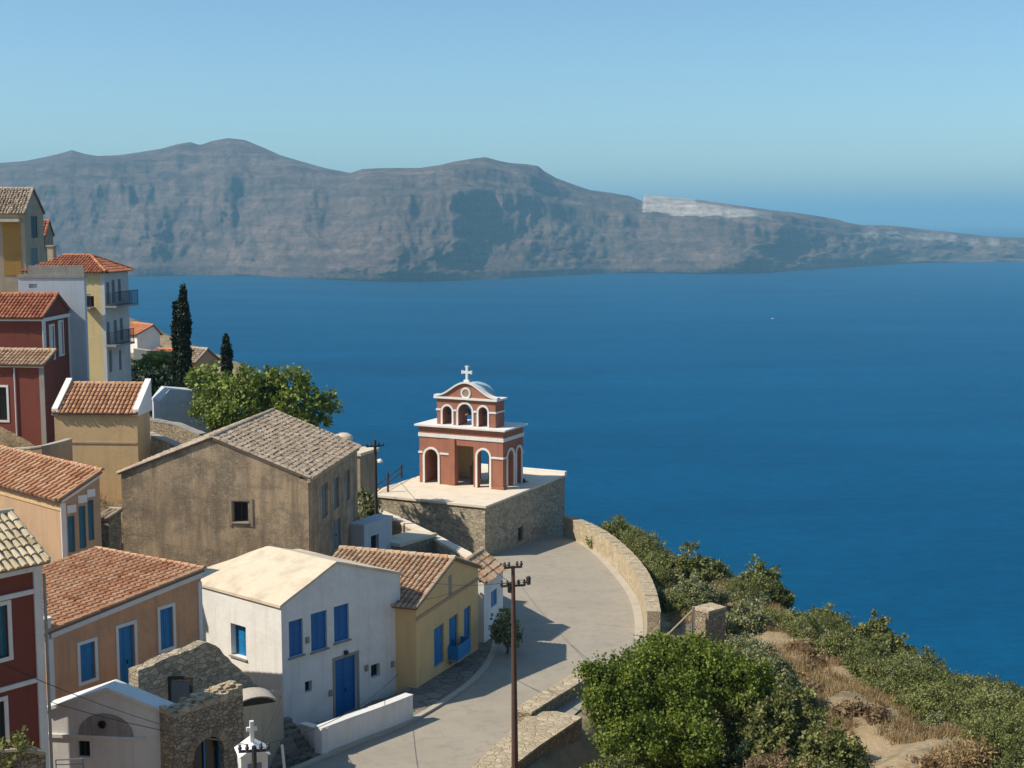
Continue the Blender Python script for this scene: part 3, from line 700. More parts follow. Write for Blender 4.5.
# yellow house
yh = House('yellow_house', 'yellow gabled house with tall blue shutters and pale tiled roof', 'house', 416, 608, 65, 70, 300, 478, 700, 'ochre', roof=('gy', 453, 560), tile='tile_pale', pitch=.27)
yh.opening('R', 434, 444, 626, 665, mat='blue', depth=.1); yh.opening('R', 449, 458, 616, 662, 'door', 'blue', depth=.1); yh.opening('R', 464, 471, 607, 640, mat='blue', depth=.1)
yh.finish()
u0, z0_ = yh.loc('R', 448, 660); u1, _ = yh.loc('R', 461, 655); mm = MB()
mm.box((u0,-.55,z0_-.10), (u1,-.001,z0_+.02)); bal = mm.build('balcony', 'greyplaster', yh.e)
mm = MB(); mm.box((u0,-.55,z0_+.03), (u1,-.50,z0_+.75)); mm.box((u0,-.50,z0_+.03), (u0+.05,-.003,z0_+.75)); mm.box((u1-.05,-.50,z0_+.03), (u1,-.003,z0_+.75)); mm.build('balcony_panel', 'blue', bal)
zz = yh.ze*.86
yh.band('belt_course', 'R', zz, zz+.16, 'tan', .05)
mm = MB(); u, z = yh.loc('R', 450, 585); mm.box((u-.18,-.03,z-.5),(u+.18,-.001,z+.5)); mm.build('gable_niche', 'greyplaster', yh.e)
# peach house
ph = House('peach_house', 'peach house with orange tiled roof and white framed blue shutters', 'house', 47, 634, 50, 57, -60, 201, 722, 'peach', roof=('mx', 572), tile='tile', t=.3, pitch=.33)
ph.opening('R', 80, 95, 643, 680, mat='blue', frame='white_clean', depth=.06); ph.opening('R', 160, 173, 608, 648, mat='blue', frame='white_clean', depth=.06)
ph.opening('R', 119, 135, 626, 692, 'door', 'blue', frame='white_clean', depth=.1)
ph.finish(); ph.rake_band('cornice', 'R', .2, 'white_clean', .10)
ph.band('corner_pilaster', 'R', 0, ph.ze-.22, 'white_clean', .06, -.06, .22); ph.band('corner_pilaster', 'R', 0, ph.ze+ph.rise-.4, 'white_clean', .06, ph.wR-.2, ph.wR)
mm = MB(); mm.box((-.22,-.10,ph.ze-.2),(.12,.2,ph.ze+.55)); mm.box((-.26,-.14,ph.ze+.553),(.16,.24,ph.ze+.62)); mm.build('chimney', 'white_clean', ph.ro)
# red corner house bottom left
rh = House('red_house', 'dark red house with white corner pilaster and cream tiled roof at the left edge', 'house', -50, 577, 40.5, 50, -140, 40, 800, 'red', roof=('gx', -100, 530), tile='tile_cream', t=.3, over=.3)
z = rh.solve('R', 22, rh.ze)
rh.ry = 1.9; rh.wL = 3.8; rh.rise = 1.1
rh.opening('R', -6, 8, 606, 658, mat='teal', frame='white_clean', depth=.1); rh.opening('R', -6, 5, 702, 760, mat='green', frame='white_clean', depth=.1)
rh.finish()
rh.band('cornice', 'R', rh.ze-.32, rh.ze-.02, 'white_clean', .18); rh.band('belt_course', 'R', rh.ze-1.05, rh.ze-.9, 'white_clean', .08, 0, rh.wR-.3)
rh.band('belt_course', 'R', rh.ze-3.9, rh.ze-3.76, 'white_clean', .08, 0, rh.wR-.3); rh.band('corner_pilaster', 'R', -2, rh.ze-.34, 'white_clean', .07, rh.wR-.28, rh.wR)
mm = MB(); mm.tube([(rh.wR+.07,-.08,-1.5),(rh.wR+.07,-.08,rh.ze-.5)], .05); mm.build('downpipe', 'greyplaster', rh.e)
# tan house
th = House('tan_house', 'tan house with salmon tiled mono-pitch roof and tall teal shutters', 'house', 61, 500, 62, 47, -45, 100, 575, 'tan', roof=('mx', 474), tile='tile', t=.3, pitch=.42)
for x0, x1, y0, y1 in ((68,75,516,552),(79,86,506,548),(88,94,500,540)): th.opening('R', x0, x1, y0, y1, mat='teal', depth=.06)
th.finish(); th.rake_band('cornice', 'R', .14, 'white_clean', .08); th.band('corner_pilaster', 'R', 0, th.ze-.15, 'white_clean', .05, -.05, .2)
th.band('belt_course', 'L', th.ze-.5, th.ze-.4, 'tan2', .05, .05)
for x0, x1, y in ((67,76,513),(78,87,503),(87,95,497)):
    a, z = th.loc('R', x0, y); b, _ = th.loc('R', x1, y); mm = MB(); mm.box((a,-.04,z-.02),(b,-.001,z+.34)); mm.build('window_panel', 'white_clean', th.e)
# brown stone house
bh = House('stone_house', 'large weathered brown stone house with a mossy tiled gable roof', 'house', 308, 479, 72, 82, 121, 357, 575, 'oldstone', roof=('gx', 213, 439), tile='tile_old', t=.45, over=.15, pitch=.21)
bh.opening('L', 233, 248, 502, 522, 'glass', 'wood', depth=.2, sill=True)
for x0, x1, y0, y1 in ((322,328,484,517),(334,339,478,508),(346,350,470,500)): bh.opening('R', x0, x1, y0, y1, mat='slate', depth=.1)
bh.opening('R', 333, 341, 520, 548, 'door', 'slate', depth=.1)
bh.finish(); bh.band('cornice', 'R', bh.ze-.16, bh.ze-.01, 'brightstone', .16)
mm = MB(); u, z = bh.loc('L', 241, 512); mm.box((-.05,u-.65,z-.75),(-.001,u-.5,z+.75)); mm.box((-.05,u+.5,z-.75),(-.001,u+.65,z+.75)); mm.box((-.05,u-.5,z+.6),(-.001,u+.5,z+.75)); mm.build('window_surround', 'brown', bh.e)
# small sand house with parapets
sh = House('sand_house', 'small sand coloured house with red tiled roof between two white parapets', 'house', 137, 414, 80, 86, 54, 147, 520, 'tan2', roof=('mx', 390), tile='tile', t=.3, over=.12, ridge=False)
sh.rise = sh.zat(2.2, 0, 388)-sh.ze if sh.wR < 2.2 else sh.rise
sh.wR = 2.2; sh.rise = sh.zat(2.2, 2, 386)-sh.ze
sh.finish()
for yy in (-.12, sh.wL-.25):
    mm = MB(); mm.prism([(-.1,yy,sh.ze-.1),(sh.wR+.1,yy,sh.ze-.1),(sh.wR+.1,yy,sh.ze+sh.rise+.45),(-.1,yy,sh.ze+.28)], (0,.35,0)); mm.build('parapet', 'white', sh.ro)
sh.band('belt_course', 'L', sh.ze-1.75, sh.ze-1.65, 'tan', .04, .02); sh.band('cornice', 'L', sh.ze-.13, sh.ze-.01, 'tan', .09)
# lower red house
lr = House('red_house', 'red house with brown tile roof, pale downpipe and barred window, below another red house', 'house', 43, 365, 84, 82, -70, 54, 447, 'red', roof=('mx', 346), tile='tile_pale', t=.3)
lr.rise = .6
lr.opening('L', -14, 7, 387, 420, 'glass', 'iron', frame='white_clean', depth=.12)
lr.finish(); lr.band('cornice', 'L', lr.ze-.16, lr.ze-.01, 'white_clean', .09, -.05); lr.band('corner_pilaster', 'L', 0, lr.ze-.17, 'greyplaster', .06, -.06, .25)
u, z = lr.loc('L', 16, 400); mm = MB(); mm.tube([(-.07,u,-1),(-.07,u,lr.ze-.2)], .045); mm.build('downpipe', 'whitepaint', lr.e)
# upper red house
ur = House('red_house', 'upper red house with red tiled roof, pediment and tall white shutters', 'house', 42, 318, 92, 88, -60, 70, 408, 'red', roof=('gy', 57, 296), tile='tile_red', t=.3, over=.2)
for x0, x1, y0, y1 in ((50,54,326,358),(59,63,322,354)): ur.opening('R', x0, x1, y0, y1, mat='whitepaint', frame='white_clean', depth=.05)
ur.finish(); ur.band('cornice', 'R', ur.ze-.25, ur.ze-.02, 'white_clean', .14); ur.band('cornice', 'L', ur.ze-.2, ur.ze-.02, 'white_clean', .10, .01)
ur.band('corner_pilaster', 'R', 0, ur.ze-.26, 'white_clean', .06, -.06, .45); ur.band('corner_pilaster', 'R', 0, ur.ze-.26, 'white_clean', .06, ur.wR-.5, ur.wR)
# white block
wb = House('white_house', 'plain white flat roofed block behind the upper red house', 'house', 84, 278, 97, 90, 18, 86, 385, 'shade_white', tile='greyplaster', t=.3, over=.05)
wb.opening('L', 29, 37, 284, 288, 'open', part='vent_opening'); wb.finish()
mm = MB(); mm.box((.3,.05,wb.ze+.203),(wb.wR-.3,wb.wL*.86,wb.ze+.85)); mm.build('roof_parapet', 'greyplaster', wb.ro)
# yellow/blue balcony house
by = House('apartment_house', 'tall pale yellow house with grey side wall, iron balconies and red tiled roof', 'house', 104, 273, 105, 80, 26, 128, 392, 'paleyellow', wallR='lightgrey', roof=('hip', 1.15), tile='tile_red', t=.3, over=.3)
for x0, x1, y0, y1 in ((106.5,109.5,282,304),(112,115,280,303),(118,121,279,301),(107,110,322,345),(114,117,320,343),(120,123,318,340),(109,112,350,372),(119,121.5,350,370)): by.opening('R', x0, x1, y0, y1, mat='slate', depth=.08)
by.opening('L', 86, 94, 296, 307, 'glass', 'iron', depth=.12)
by.finish()
mm = MB(); mm.box((-.03,-.035,.0),(by.wR,-.001,by.ze-.02)); mm = MB()
by.band('side_render', 'R', -1, by.ze-.4, 'shade_white', .03, .02)  if False else None
for px0, px1, py in ((105,128,306),(105,124,345)):
    a, z = by.loc('R', px0, py); b, _ = by.loc('R', px1, py); mm = MB(); mm.box((a,-.9,z-.14),(b,-.001,z)); bb = mm.build('balcony', 'greyplaster', by.e)
    mm = MB(); k = int((b-a)/.16)
    for i in range(k+1): u = a+.03+(b-a-.06)*i/k; mm.box((u-.012,-.87,z+.002),(u+.012,-.845,z+1.0))
    for i in range(6): yy = -.84+.83*i/6; mm.box((a+.02,yy-.012,z+.002),(a+.045,yy+.012,z+1.0)); mm.box((b-.045,yy-.012,z+.002),(b-.02,yy+.012,z+1.0))
    mm.box((a,-.88,z+1.003),(b,-.83,z+1.05)); mm.build('railing', 'iron', bb)
ck = MB(); ck.box((2.2,5.2,by.ze+.6),(2.7,5.7,by.ze+1.9)); ck.box((2.12,5.12,by.ze+1.903),(2.78,5.78,by.ze+2.0)); ck.build('chimney', 'beige', by.ro)
a, z = by.loc('L', 95, 307); b, _ = by.loc('L', 85, 307); mm = MB(); mm.box((-.7,a,z-.12),(-.001,b,z)); bb = mm.build('balcony', 'greyplaster', by.e)
mm = MB()
for i in range(9): u = a+(b-a)*i/8.2; mm.box((-.69,u,z+.002),(-.665,u+.025,z+.95))
mm.box((-.7,a,z+.953),(-.65,b,z+1.0)); mm.build('railing', 'iron', bb)
# far top-left house
tl = House('old_stone_house', 'tall old house with brown tiled gable roof and ochre wall panel at the top left', 'house', 24, 213, 118, 93, -90, 43, 330, 'beige', roof=('gy', 33, 190), tile='tile_old', t=.35, over=.2)
tl.opening('R', 31, 37.5, 216, 238, mat='green', depth=.05); tl.opening('R', 31, 37.5, 248, 268, mat='slate', depth=.05)
tl.finish()
u0 = tl.loc('L', 23, 240)[0]; u1 = tl.loc('L', 3, 240)[0]; za = tl.zat(0, u0, 275); zb_ = tl.zat(0, u0, 223)
mm = MB(); mm.box((-.04,u0+.2,za),(-.001,u1,zb_)); mm.build('wall_panel', 'deepochre', tl.e)
mm = MB(); mm.box((-.7,u0+.1,zb_+.1),(-.01,u1+3,zb_+.35)); mm.build('eave_ledge', 'cream', tl.e)
an = House('brick_annex', 'small brick red annex behind the old house at the top left', 'house', 45, 236, 126, 93, 30, 53, 330, 'brown', roof=('gy', 49, 222), tile='tile_red', t=.3, over=.15); an.finish()
# far houses beyond
fo = House('far_house', 'small far house with bright orange roof and white gable above the sea', 'house', 137, 335, 150, 40, 118, 160, 352, 'white', roof=('gy', 153, 326), tile='tile_far', t=.3, over=.25); fo.finish()
fb = House('far_house', 'low far house with brown tiled roof just right of the tall cypress', 'house', 196, 362, 140, 55, 168, 218, 384, 'tan', roof=('gy', 207, 350), tile='tile_old', t=.3, over=.3); fb.finish()
fw = House('far_house', 'low red roofed house glimpsed left of the tall cypress', 'house', 168, 356, 142, 60, 150, 176, 372, 'brown', roof=('mx', 351), tile='tile_far', t=.3, over=.2); fw.finish()
# white house behind sand house, bluish shade painted into its walls
pb = House('white_house', 'low shaded bluish white house partly hidden by the leafy tree', 'house', 160, 404, 98, 28, 152, 245, 432, 'shade_white', roof=('flat',), tile='shade_white', t=.3, over=.03); pb.finish()
mm = MB(); mm.prism([(0,0,pb.ze+.2),(pb.wR,0,pb.ze+.2),(pb.wR,0,pb.ze+.3),(.7,0,pb.ze+1.0)], (0,pb.wL,0)); mm.build('roof_hump', 'shade_white', pb.ro)
# building beyond the yellow house
kb = House('roadside_house', 'small whitewashed house with one blue window between yellow house and road', 'house', 484, 583, 74, 72, 440, 503, 640, 'white', roof=('gx', 462, 566), tile='tile_pale', t=.3, over=.12)
kb.opening('R', 491, 497, 590, 606, mat='blue', depth=.08); kb.finish()
# building right of stone house with cream flat roof
cb = House('flat_roof_house', 'narrow house with cream flat roof and brownish wall right of the stone house', 'house', 360, 456, 92, 66, 345, 377, 560, 'brown', tile='cream', t=.3, over=.12); cb.finish()
cd = House('flat_roof_house', 'low shaded white hut with flat cream roof at the foot of the dark utility pole', 'house', 364, 528, 80, 60, 350, 392, 570, 'shade_white', tile='shade_white', t=.25, over=.05); cd.opening('R', 371, 379, 535, 552, 'open', part='doorway'); cd.finish()
ce = House('flat_roof_house', 'low stone store with cream roof in front of the terrace wall', 'house', 400, 547, 82, 55, 378, 436, 575, 'rubble', tile='cream', t=.3, over=.05); ce.finish()
# white vault peeking behind stone house
v = P(343, 436, 96); e = empty('white_dome', (v.x, v.y, v.z-4), 0, 'small white plastered dome peeking out behind the stone house roof', 'dome'); mm = MB(); mm.lathe((0,0,0), [(.6,0),(.6,3.75),(.72,3.77),(.72,3.9),(.6,4.05),(.38,4.18),(.02,4.24)], 24); mm.build('dome_shell', 'cream', e)

# chapel-like white gable front, bottom left
ch = House('white_gabled_house', 'low white house with mouldy arched niche in its gable, below the peach house', 'house', 171, 716, 45.5, 84, 45, 185, 800, 'white', roof=('gx', 108, 690), tile='white', t=.3)
ch.opening('L', 78, 90, 741, 757, 'glass', 'iron', depth=.12)
def slab_roof(s, mat='white_clean', w=.5):
    mb = MB(); us = [0, s.ry, s.wL]
    for a, b in zip(us, us[1:]):
        mb.hexa([(-.12,a-(.1 if a==0 else 0),s.zt(0,a)+.004),(-.12,b,s.zt(0,b)+.004),(s.wR,b,s.zt(0,b)+.004),(s.wR,a,s.zt(0,a)+.004),(-.12,a-(.1 if a==0 else 0),s.zt(0,a)+.13),(-.12,b,s.zt(0,b)+.13),(s.wR,b,s.zt(0,b)+.13),(s.wR,a,s.zt(0,a)+.13)])
    s.ro = mb.build('roof', mat, s.e)
ch.roof_gx = lambda: slab_roof(ch); ch.wR = .75; ch.finish()
uc, zc = ch.loc('L', 106, 735); ua, _ = ch.loc('L', 130, 735); r = abs(uc-ua)*1.0
mm = MB(); mm.prism([(-.03, uc+r*1.15*math.cos(PI*i/14), zc+.9*r*math.sin(PI*i/14)) for i in range(15)], (.029,0,0)); nic = mm.build('niche_panel', 'mould', ch.e)
mm = MB(); mm.lathe((0,0,0), [(.14,0),(.14,.05),(.11,.06),(.02,.065)], 12); oo = mm.build('round_vent', 'glass', nic, loc=(-.032,uc+.1,zc+.45*r)); oo.rotation_euler = (0,-PI/2,0)
ch.band('ledge', 'L', zc-.14, zc-.02, 'white_clean', .07, .9, ch.wL)
# stone annex with arched window
sa = House('stone_annex', 'rough stone building with arched blue window at the bottom left', 'house', 174, 718, 44.5, 50, 168, 243, 800, 'rubble', t=.35, tile='brightstone', over=.0)
sa.wL = .8
sa.opening('R', 193, 224, 737, 800, 'glass', 'blue', arch=True, depth=.2)
def ragged(s):
    mb = MB(); n = 14
    for i in range(n):
        for j in range(5):
            h = random.uniform(.06, .24); x0 = s.wR*i/n; y0 = s.wL*j/5
            mb.box((x0-.0,y0,s.ze+.003), (x0+s.wR/n*.96,y0+s.wL/5*.96,s.ze+h+.25*i/n))
    s.ro = mb.build('broken_roof_edge', 'brightstone', s.e)
sa.roof_flat = lambda: ragged(sa); sa.finish()
# arch ring
o = sa.ops['R'][0]; c = (o['u0']+o['u1'])/2; r = (o['u1']-o['u0'])/2; zs = o['z1']-r; mm = MB(); n = 14
for i in range(n):
    a0, a1 = PI*i/n, PI*(i+.9)/n; q = lambda rr, a, d: (c+rr*math.cos(a), d, zs+rr*math.sin(a))
    mm.hexa([q(r,a0,-.05), q(r,a1,-.05), q(r+.28,a1,-.05), q(r+.28,a0,-.05), q(r,a0,-.001), q(r,a1,-.001), q(r+.28,a1,-.001), q(r+.28,a0,-.001)])
mm.build('arch_stones', 'oldstone', sa.e)
# stone lean-to with gabled outline between peach and white house
def wall_poly(name, label, pts, D0, D1, mat, th, depthz, cat='stone wall'):
    W = [P(x, y, D0+(D1-D0)*(x-pts[0][0])/(pts[-1][0]-pts[0][0])) for x, y in pts]
    o = W[0].copy(); e = empty(name, o, 0, label, cat); m = MB()
    d = (W[-1]-W[0]); d.z = 0; d.normalize(); n = Vector((-d.y, d.x, 0))*th
    zb = min(w.z for w in W)-depthz
    rr = []
    for a, b in zip(W, W[1:]):
        k = max(1, int((b-a).length/.3)); rr += [a.lerp(b, i/k)+Vector((0,0,random.uniform(-.04,.05))) for i in range(k)]
    rr.append(W[-1])
    for a, b in zip(rr, rr[1:]):
        la, lb = Vector((a.x,a.y,zb)), Vector((b.x,b.y,zb))
        m.hexa([p-o for p in (la, lb, lb+n, la+n, a, b, b+n, a+n)])
    m.build('wall_body', mat, e); return e, W, n, o
e, W, n, o = wall_poly('stone_gable', 'ruined stone gable wall between the peach house and the white house', [(138,672),(172,656),(207,643),(216,646),(232,662),(262,690)], 49.5, 55, 'stone', .5, 4)
dp = P(184, 703, 51.3)-o; mm = MB(); mm.box((dp.x-.35,dp.y-.5,dp.z-.3),(dp.x+.35,dp.y-.44,dp.z+1.0)); dd = mm.build('door', 'slate', e)
mm = MB()
for sx in (-.45, .36): mm.box((dp.x+sx,dp.y-.53,dp.z-.3),(dp.x+sx+.09,dp.y-.40,dp.z+1.101))
mm.box((dp.x-.45,dp.y-.53,dp.z+1.1),(dp.x+.45,dp.y-.40,dp.z+1.19)); mm.build('door_frame', 'wood', dd)
wall_poly('plaster_wall', 'rough brown plastered low wall under the left side of the white house', [(236,700),(262,692),(283,690)], 50.5, 56, 'beige', .5, 5)
aw = P(253, 697, 50); e = empty('canopy', (aw.x, aw.y, aw.z), math.radians(25), 'small arched plaster canopy over a dark shade panel beside the white house', 'canopy')
mm = MB(); n_ = 10
for i in range(n_):
    a0, a1 = PI*(.12+.76*i/n_), PI*(.12+.76*(i+1)/n_); q = lambda rr, a, y: (rr*.8*math.cos(a), y, rr*.42*math.sin(a)-.3)
    mm.hexa([q(1,a0,-.5), q(1,a1,-.5), q(1,a1,.6), q(1,a0,.6), q(1.12,a0,-.5), q(1.12,a1,-.5), q(1.12,a1,.6), q(1.12,a0,.6)])
mm.build('canopy_shell', 'kerb', e)
mm = MB(); mm.prism([(.79*math.cos(PI*(.12+.76*i/10)), -.47, .41*math.sin(PI*(.12+.76*i/10))-.3) for i in range(11)], (0,.02,0)); mm.build('recess_shade_panel', 'wood', e)  # flat dark half-disc standing in for the shade under the arch
# white roadside parapet
wl = [Pr(x, y) for x, y in [(322,757),(352,745),(384,733),(413,721)]]
wl = smooth(wl, 3)
stone_wall('white_parapet', 'white plastered parapet wall beside the road in front of the white house', wl, 1.15, .38, 'white', 'white_clean', cat='wall', side=1, jit=.0, depth=1)
w3 = [Pr(322,757), Pr(300,742)]
stone_wall('white_parapet', 'short white wall stub closing the end of the roadside parapet', w3, lambda t: 1.1-.35*t, .3, 'white', 'white_clean', cat='wall', side=-1, jit=0, depth=1)
# steps beside shrine
e = empty('stone_steps', Pr(292, 762), math.radians(40), 'grey stone steps climbing beside the white shrine', 'steps')
for i in range(7):
    mm = MB(); mm.box((-1.6,i*.32,-.8),(1.2,i*.32+.318,.16*(i+1)-.1)); mm.build('step', 'path', e)

# shrine
s0 = P(252, 742, 43); e = empty('roadside_shrine', (s0.x, s0.y, s0.z-2.6), math.radians(20), 'small white roadside shrine with a cross finial at the bottom of the picture', 'shrine')
mm = MB(); mm.box((-.42,-.4,-1),(.42,.4,2.3)); sb = mm.build('shrine_body', 'whitepaint', e)
mm = MB(); mm.box((-.22,-.43,1.35),(.22,-.402,2.05)); mm.build('niche_door', 'slate', sb)
mm = MB(); mm.prism([(-.5,-.5,2.303),(.5,-.5,2.303),(0,-.5,2.62)], (0,1.0,0)); mm.build('shrine_roof', 'whitepaint', e)
mm = MB(); mm.box((-.06,-.08,2.6),(.06,.06,3.3)); mm.box((-.17,-.06,2.98),(.17,.04,3.1)); mm.build('cross', 'whitepaint', e)

# ---------------------------------------------------------------- terrace with bell tower
AT = math.radians(62)
T = House('church_terrace', 'raised stone terrace with pale paving carrying the bell tower', 'terrace', 485, 508, 99.6, 63.5, 366, 565, 560, 'stone', tile='terrace', t=.6)
T.wR *= 1.0
ln = T.wL
T.opening('R', 518, 523, 527, 541, 'door', 'wood', depth=.2)
mm = MB()
T.wallmb(mm, 'R', 0, T.wR, 0, .6, T.ops['R']); T.wallmb(mm, 'L', .6, T.wL, 0, .6, []); T.wallmb(mm, 'RB', .6, T.wR, T.wL-.6, T.wL, []); T.wallmb(mm, 'LB', .6, T.wL-.6, T.wR-.6, T.wR, [])
mm.build('retaining_wall', 'stone', T.e); T.mk_open('R', T.ops['R'][0])
mm = MB(); mm.box((-.12,-.12,T.ze+.003),(T.wR+.12,T.wL+.12,T.ze+.16)); mm.build('paving', 'terrace', T.e)
mm = MB(); mm.box((T.wR-.3,-.12,T.ze+.163),(T.wR+.12,T.wL+.12,T.ze+.42)); mm.build('parapet', 'white_clean', T.e)
# tower base corner found on the paving
zp = T.zb+T.ze+.16
tc = Pz(503, 490, zp)
TW = House('bell_tower', 'brick red two tier bell tower with white arches, dome vault and cross', 'bell tower', 503, 438, tc.y, 64, 419.5, 523, 490, 'brick', t=.45)
E = TW.e; E.location = (tc.x, tc.y, zp); TW.C = Vector((tc.x, tc.y, 0)); TW.zb = zp
zc1 = TW.zat(0, 0, 437); TW.ze = zc1; TW.wR = TW.solve('R', 523, zc1/2); TW.wL = TW.solve('L', 419.5, zc1/2)
def arch_band(mb, q, u0, u1, z0, z1, w=.16, proud=.05, d0=0, jamb=True):
    r = (u1-u0)/2; c = (u0+u1)/2; zs = z1-r; n = 12
    for i in range(n):
        a0, a1 = PI*i/n, PI*(i+1)/n; k = lambda rr, a, d: q(c+rr*math.cos(a), d, zs+rr*math.sin(a))
        mb.hexa([k(r,a0,d0-proud), k(r,a1,d0-proud), k(r+w,a1,d0-proud), k(r+w,a0,d0-proud), k(r,a0,d0-.001), k(r,a1,d0-.001), k(r+w,a1,d0-.001), k(r+w,a0,d0-.001)])
    if jamb:
        for a, b in ((u0-w, u0), (u1, u1+w)):
            p = q(a, d0-proud, z0); p2 = q(b, d0-.001, zs); mb.box(tuple(min(i, j) for i, j in zip(p, p2)), tuple(max(i, j) for i, j in zip(p, p2)))
def oploc(face, x0, x1, ytop, zbot=0.0, arch=True, d=0):
    if face == 'L': x0, x1 = x1, x0
    a, _ = TW.loc(face, x0, ytop+15); b, _ = TW.loc(face, x1, ytop+15); zt_ = TW.zat(*((0, (a+b)/2) if face == 'L' else ((a+b)/2, 0)), ytop)
    return dict(u0=a, u1=b, z0=zbot, z1=zt_, arch=arch)
TW.roof = ('flat',)
opL = [oploc('L', 425, 438, 449), oploc('L', 455.5, 473.5, 446, arch=False), oploc('L', 477.5, 489.5, 450)]
opR = [oploc('R', 507.5, 513.5, 450), oploc('R', 516.5, 521, 447)]
mb = MB(); TW.wallmb(mb, 'R', 0, TW.wR, 0, .45, opR, 0); TW.wallmb(mb, 'L', .45, TW.wL, 0, .45, opL, 0)
TW.wallmb(mb, 'RB', .45, TW.wR, TW.wL-.45, TW.wL, [], 0)
TW.wallmb(mb, 'LB', .45, TW.wL-.45, TW.wR-.35, TW.wR, [dict(u0=1.2,u1=2.0,z0=0,z1=3.0,arch=True), dict(u0=2.9,u1=3.7,z0=0,z1=3.0,arch=True)], 0)
lw = mb.build('lower_storey', 'brick', E)
mb = MB(); mb.box((TW.wR-.38,.46,.05),(TW.wR-.352,1.19,zc1-.1)); mb.box((TW.wR-.38,2.01,.05),(TW.wR-.352,2.89,zc1-.1)); mb.box((TW.wR-.38,3.71,.05),(TW.wR-.352,TW.wL-.46,zc1-.1)); mb.build('inner_render', 'paleyellow', lw)
for f, ops in (('L', opL), ('R', opR)):
    for o in ops:
        if o['arch']: mb = MB(); arch_band(mb, lambda u, d, z: TW.pt(f, u, d, z), o['u0'], o['u1'], .02, o['z1'], .17 if f == 'L' else .2, .06); mb.build('arch_trim', 'white_clean', lw)
mb = MB(); mb.box((.9,2.9,.0),(1.5,3.3,1.5)); mb.lathe((1.2,3.1,1.5), [(.12,0),(.16,.2),(.1,.45),(.02,.5)], 8); mb.build('icon_stand', 'wood', lw)
ims = MB(); zi_ = opL[2]['z1']-.62
sg = sorted([-.06]+[v for o in opL for v in (o['u0']-.18, o['u1']+.18)]+[TW.wL+.06])
for a, b in zip(sg[::2], sg[1::2]):
    if b-a > .12: ims.box((-.075,a,zi_),(-.001,b,zi_+.15))
sg = sorted([-.0]+[v for o in opR for v in (o['u0']-.2, o['u1']+.2)]+[TW.wR])
for a, b in zip(sg[::2], sg[1::2]):
    if b-a > .08: ims.box((a,-.075,zi_),(b,-.001,zi_+.15))
ims.build('impost_band', 'white_clean', lw)
pil = MB(); pil.box((-.12,opL[1]['u1']+.02,0),(-.001,opL[1]['u1']+.55,zc1-.45)); pil.build('pier', 'brick', lw)
pl2 = MB(); pl2.box((-.10,-.10,0),(TW.wR*.0+.38,-.001,.22)); pl2.box((-.10,0,0),(-.001,opL[2]['u0']-.2,.22)); pl2.build('plinth', 'brick', lw)
# white mid band + cornice
def ringbox(mb, x0, y0, x1, y1, z0, z1, p): mb.box((x0-p,y0-p,z0),(x1+p,y1+p,z1))
mb = MB(); ringbox(mb, 0, 0, TW.wR, TW.wL, zc1-.38, zc1-.10, .07); 
mb2 = MB(); 
for a, b in (((-.07,-.07),(0-.001,TW.wL+.07)), ((0,-.07),(TW.wR,-.001)), ((TW.wR+.001,-.07),(TW.wR+.07,TW.wL+.07)), ((0,TW.wL+.001),(TW.wR,TW.wL+.07))): mb2.box((a[0],a[1],zc1-.42),(b[0],b[1],zc1-.14))
mb2.build('white_band', 'white_clean', lw)
mb = MB(); ringbox(mb, 0, 0, TW.wR, TW.wL, zc1+.003, zc1+.42, .02); mb.build('frieze', 'brick', E)
mb = MB(); ringbox(mb, 0, 0, TW.wR, TW.wL, zc1+.423, zc1+.55, .30); cor = mb.build('cornice', 'white_clean', E)
zu = zc1+.553
# upper storey: thick wall with three arches, set back
xf = .55; u_d = 1.5
def ul(px): return TW.solve('L', px, zu+1, x0=xf)
ya, yb = ul(495.5), ul(437)
def zup(px, py): y = ul(px); return TW.zat(xf, y, py)
zt = zup(470, 400)
class U: pass
uo = [dict(u0=ul(487.6), u1=ul(478.6), z0=zu, z1=zup(483, 407), arch=True), dict(u0=ul(472), u1=ul(458.3), z0=zu, z1=zup(465, 404), arch=True), dict(u0=ul(452), u1=ul(442.7), z0=zu, z1=zup(447, 406), arch=True)]
save = TW.ze; TW.ze = zt
mb = MB(); TW.wallmb(mb, 'L', ya, yb, xf, xf+u_d, uo, zu); us = mb.build('upper_storey', 'brick', E)
TW.ze = save
for o in uo:
    mb = MB(); arch_band(mb, lambda u, d, z: (d, u, z), o['u0'], o['u1'], zu+.02, o['z1'], .15, .05, xf); mb.build('arch_trim', 'white_clean', us)
for o in (uo[0], uo[2], uo[1]):
    c = (o['u0']+o['u1'])/2; mb = MB(); k = .75 if o is not uo[1] else 1.0
    mb.lathe((xf+.5, c, o['z1']-.35-.55*k), [(.30*k,0),(.24*k,.08*k),(.17*k,.3*k),(.13*k,.45*k),(.03,.52*k)], 12); mb.tube([(xf+.5,c,o['z1']-.4),(xf+.5,c,o['z1']-.02)], .02); mb.build('bell', 'bronze', us)
# impost band
mb = MB(); zi = uo[1]['z1']-.62
segs = sorted([ya-.06]+[v for o in uo for v in (o['u0']-.15, o['u1']+.15)]+[yb+.06])
for a, b in zip(segs[::2], segs[1::2]):
    if b-a > .05: mb.box((xf-.07,a,zi),(xf-.001,b,zi+.14))
mb.box((xf,ya-.06,zi),(xf+u_d,ya-.001,zi+.14)); mb.build('impost_band', 'white_clean', us)
mb = MB(); mb.box((xf-.2,ya-.2,zt+.003),(xf+u_d+.2,yb+.2,zt+.15)); mb.build('cornice', 'white_clean', us)
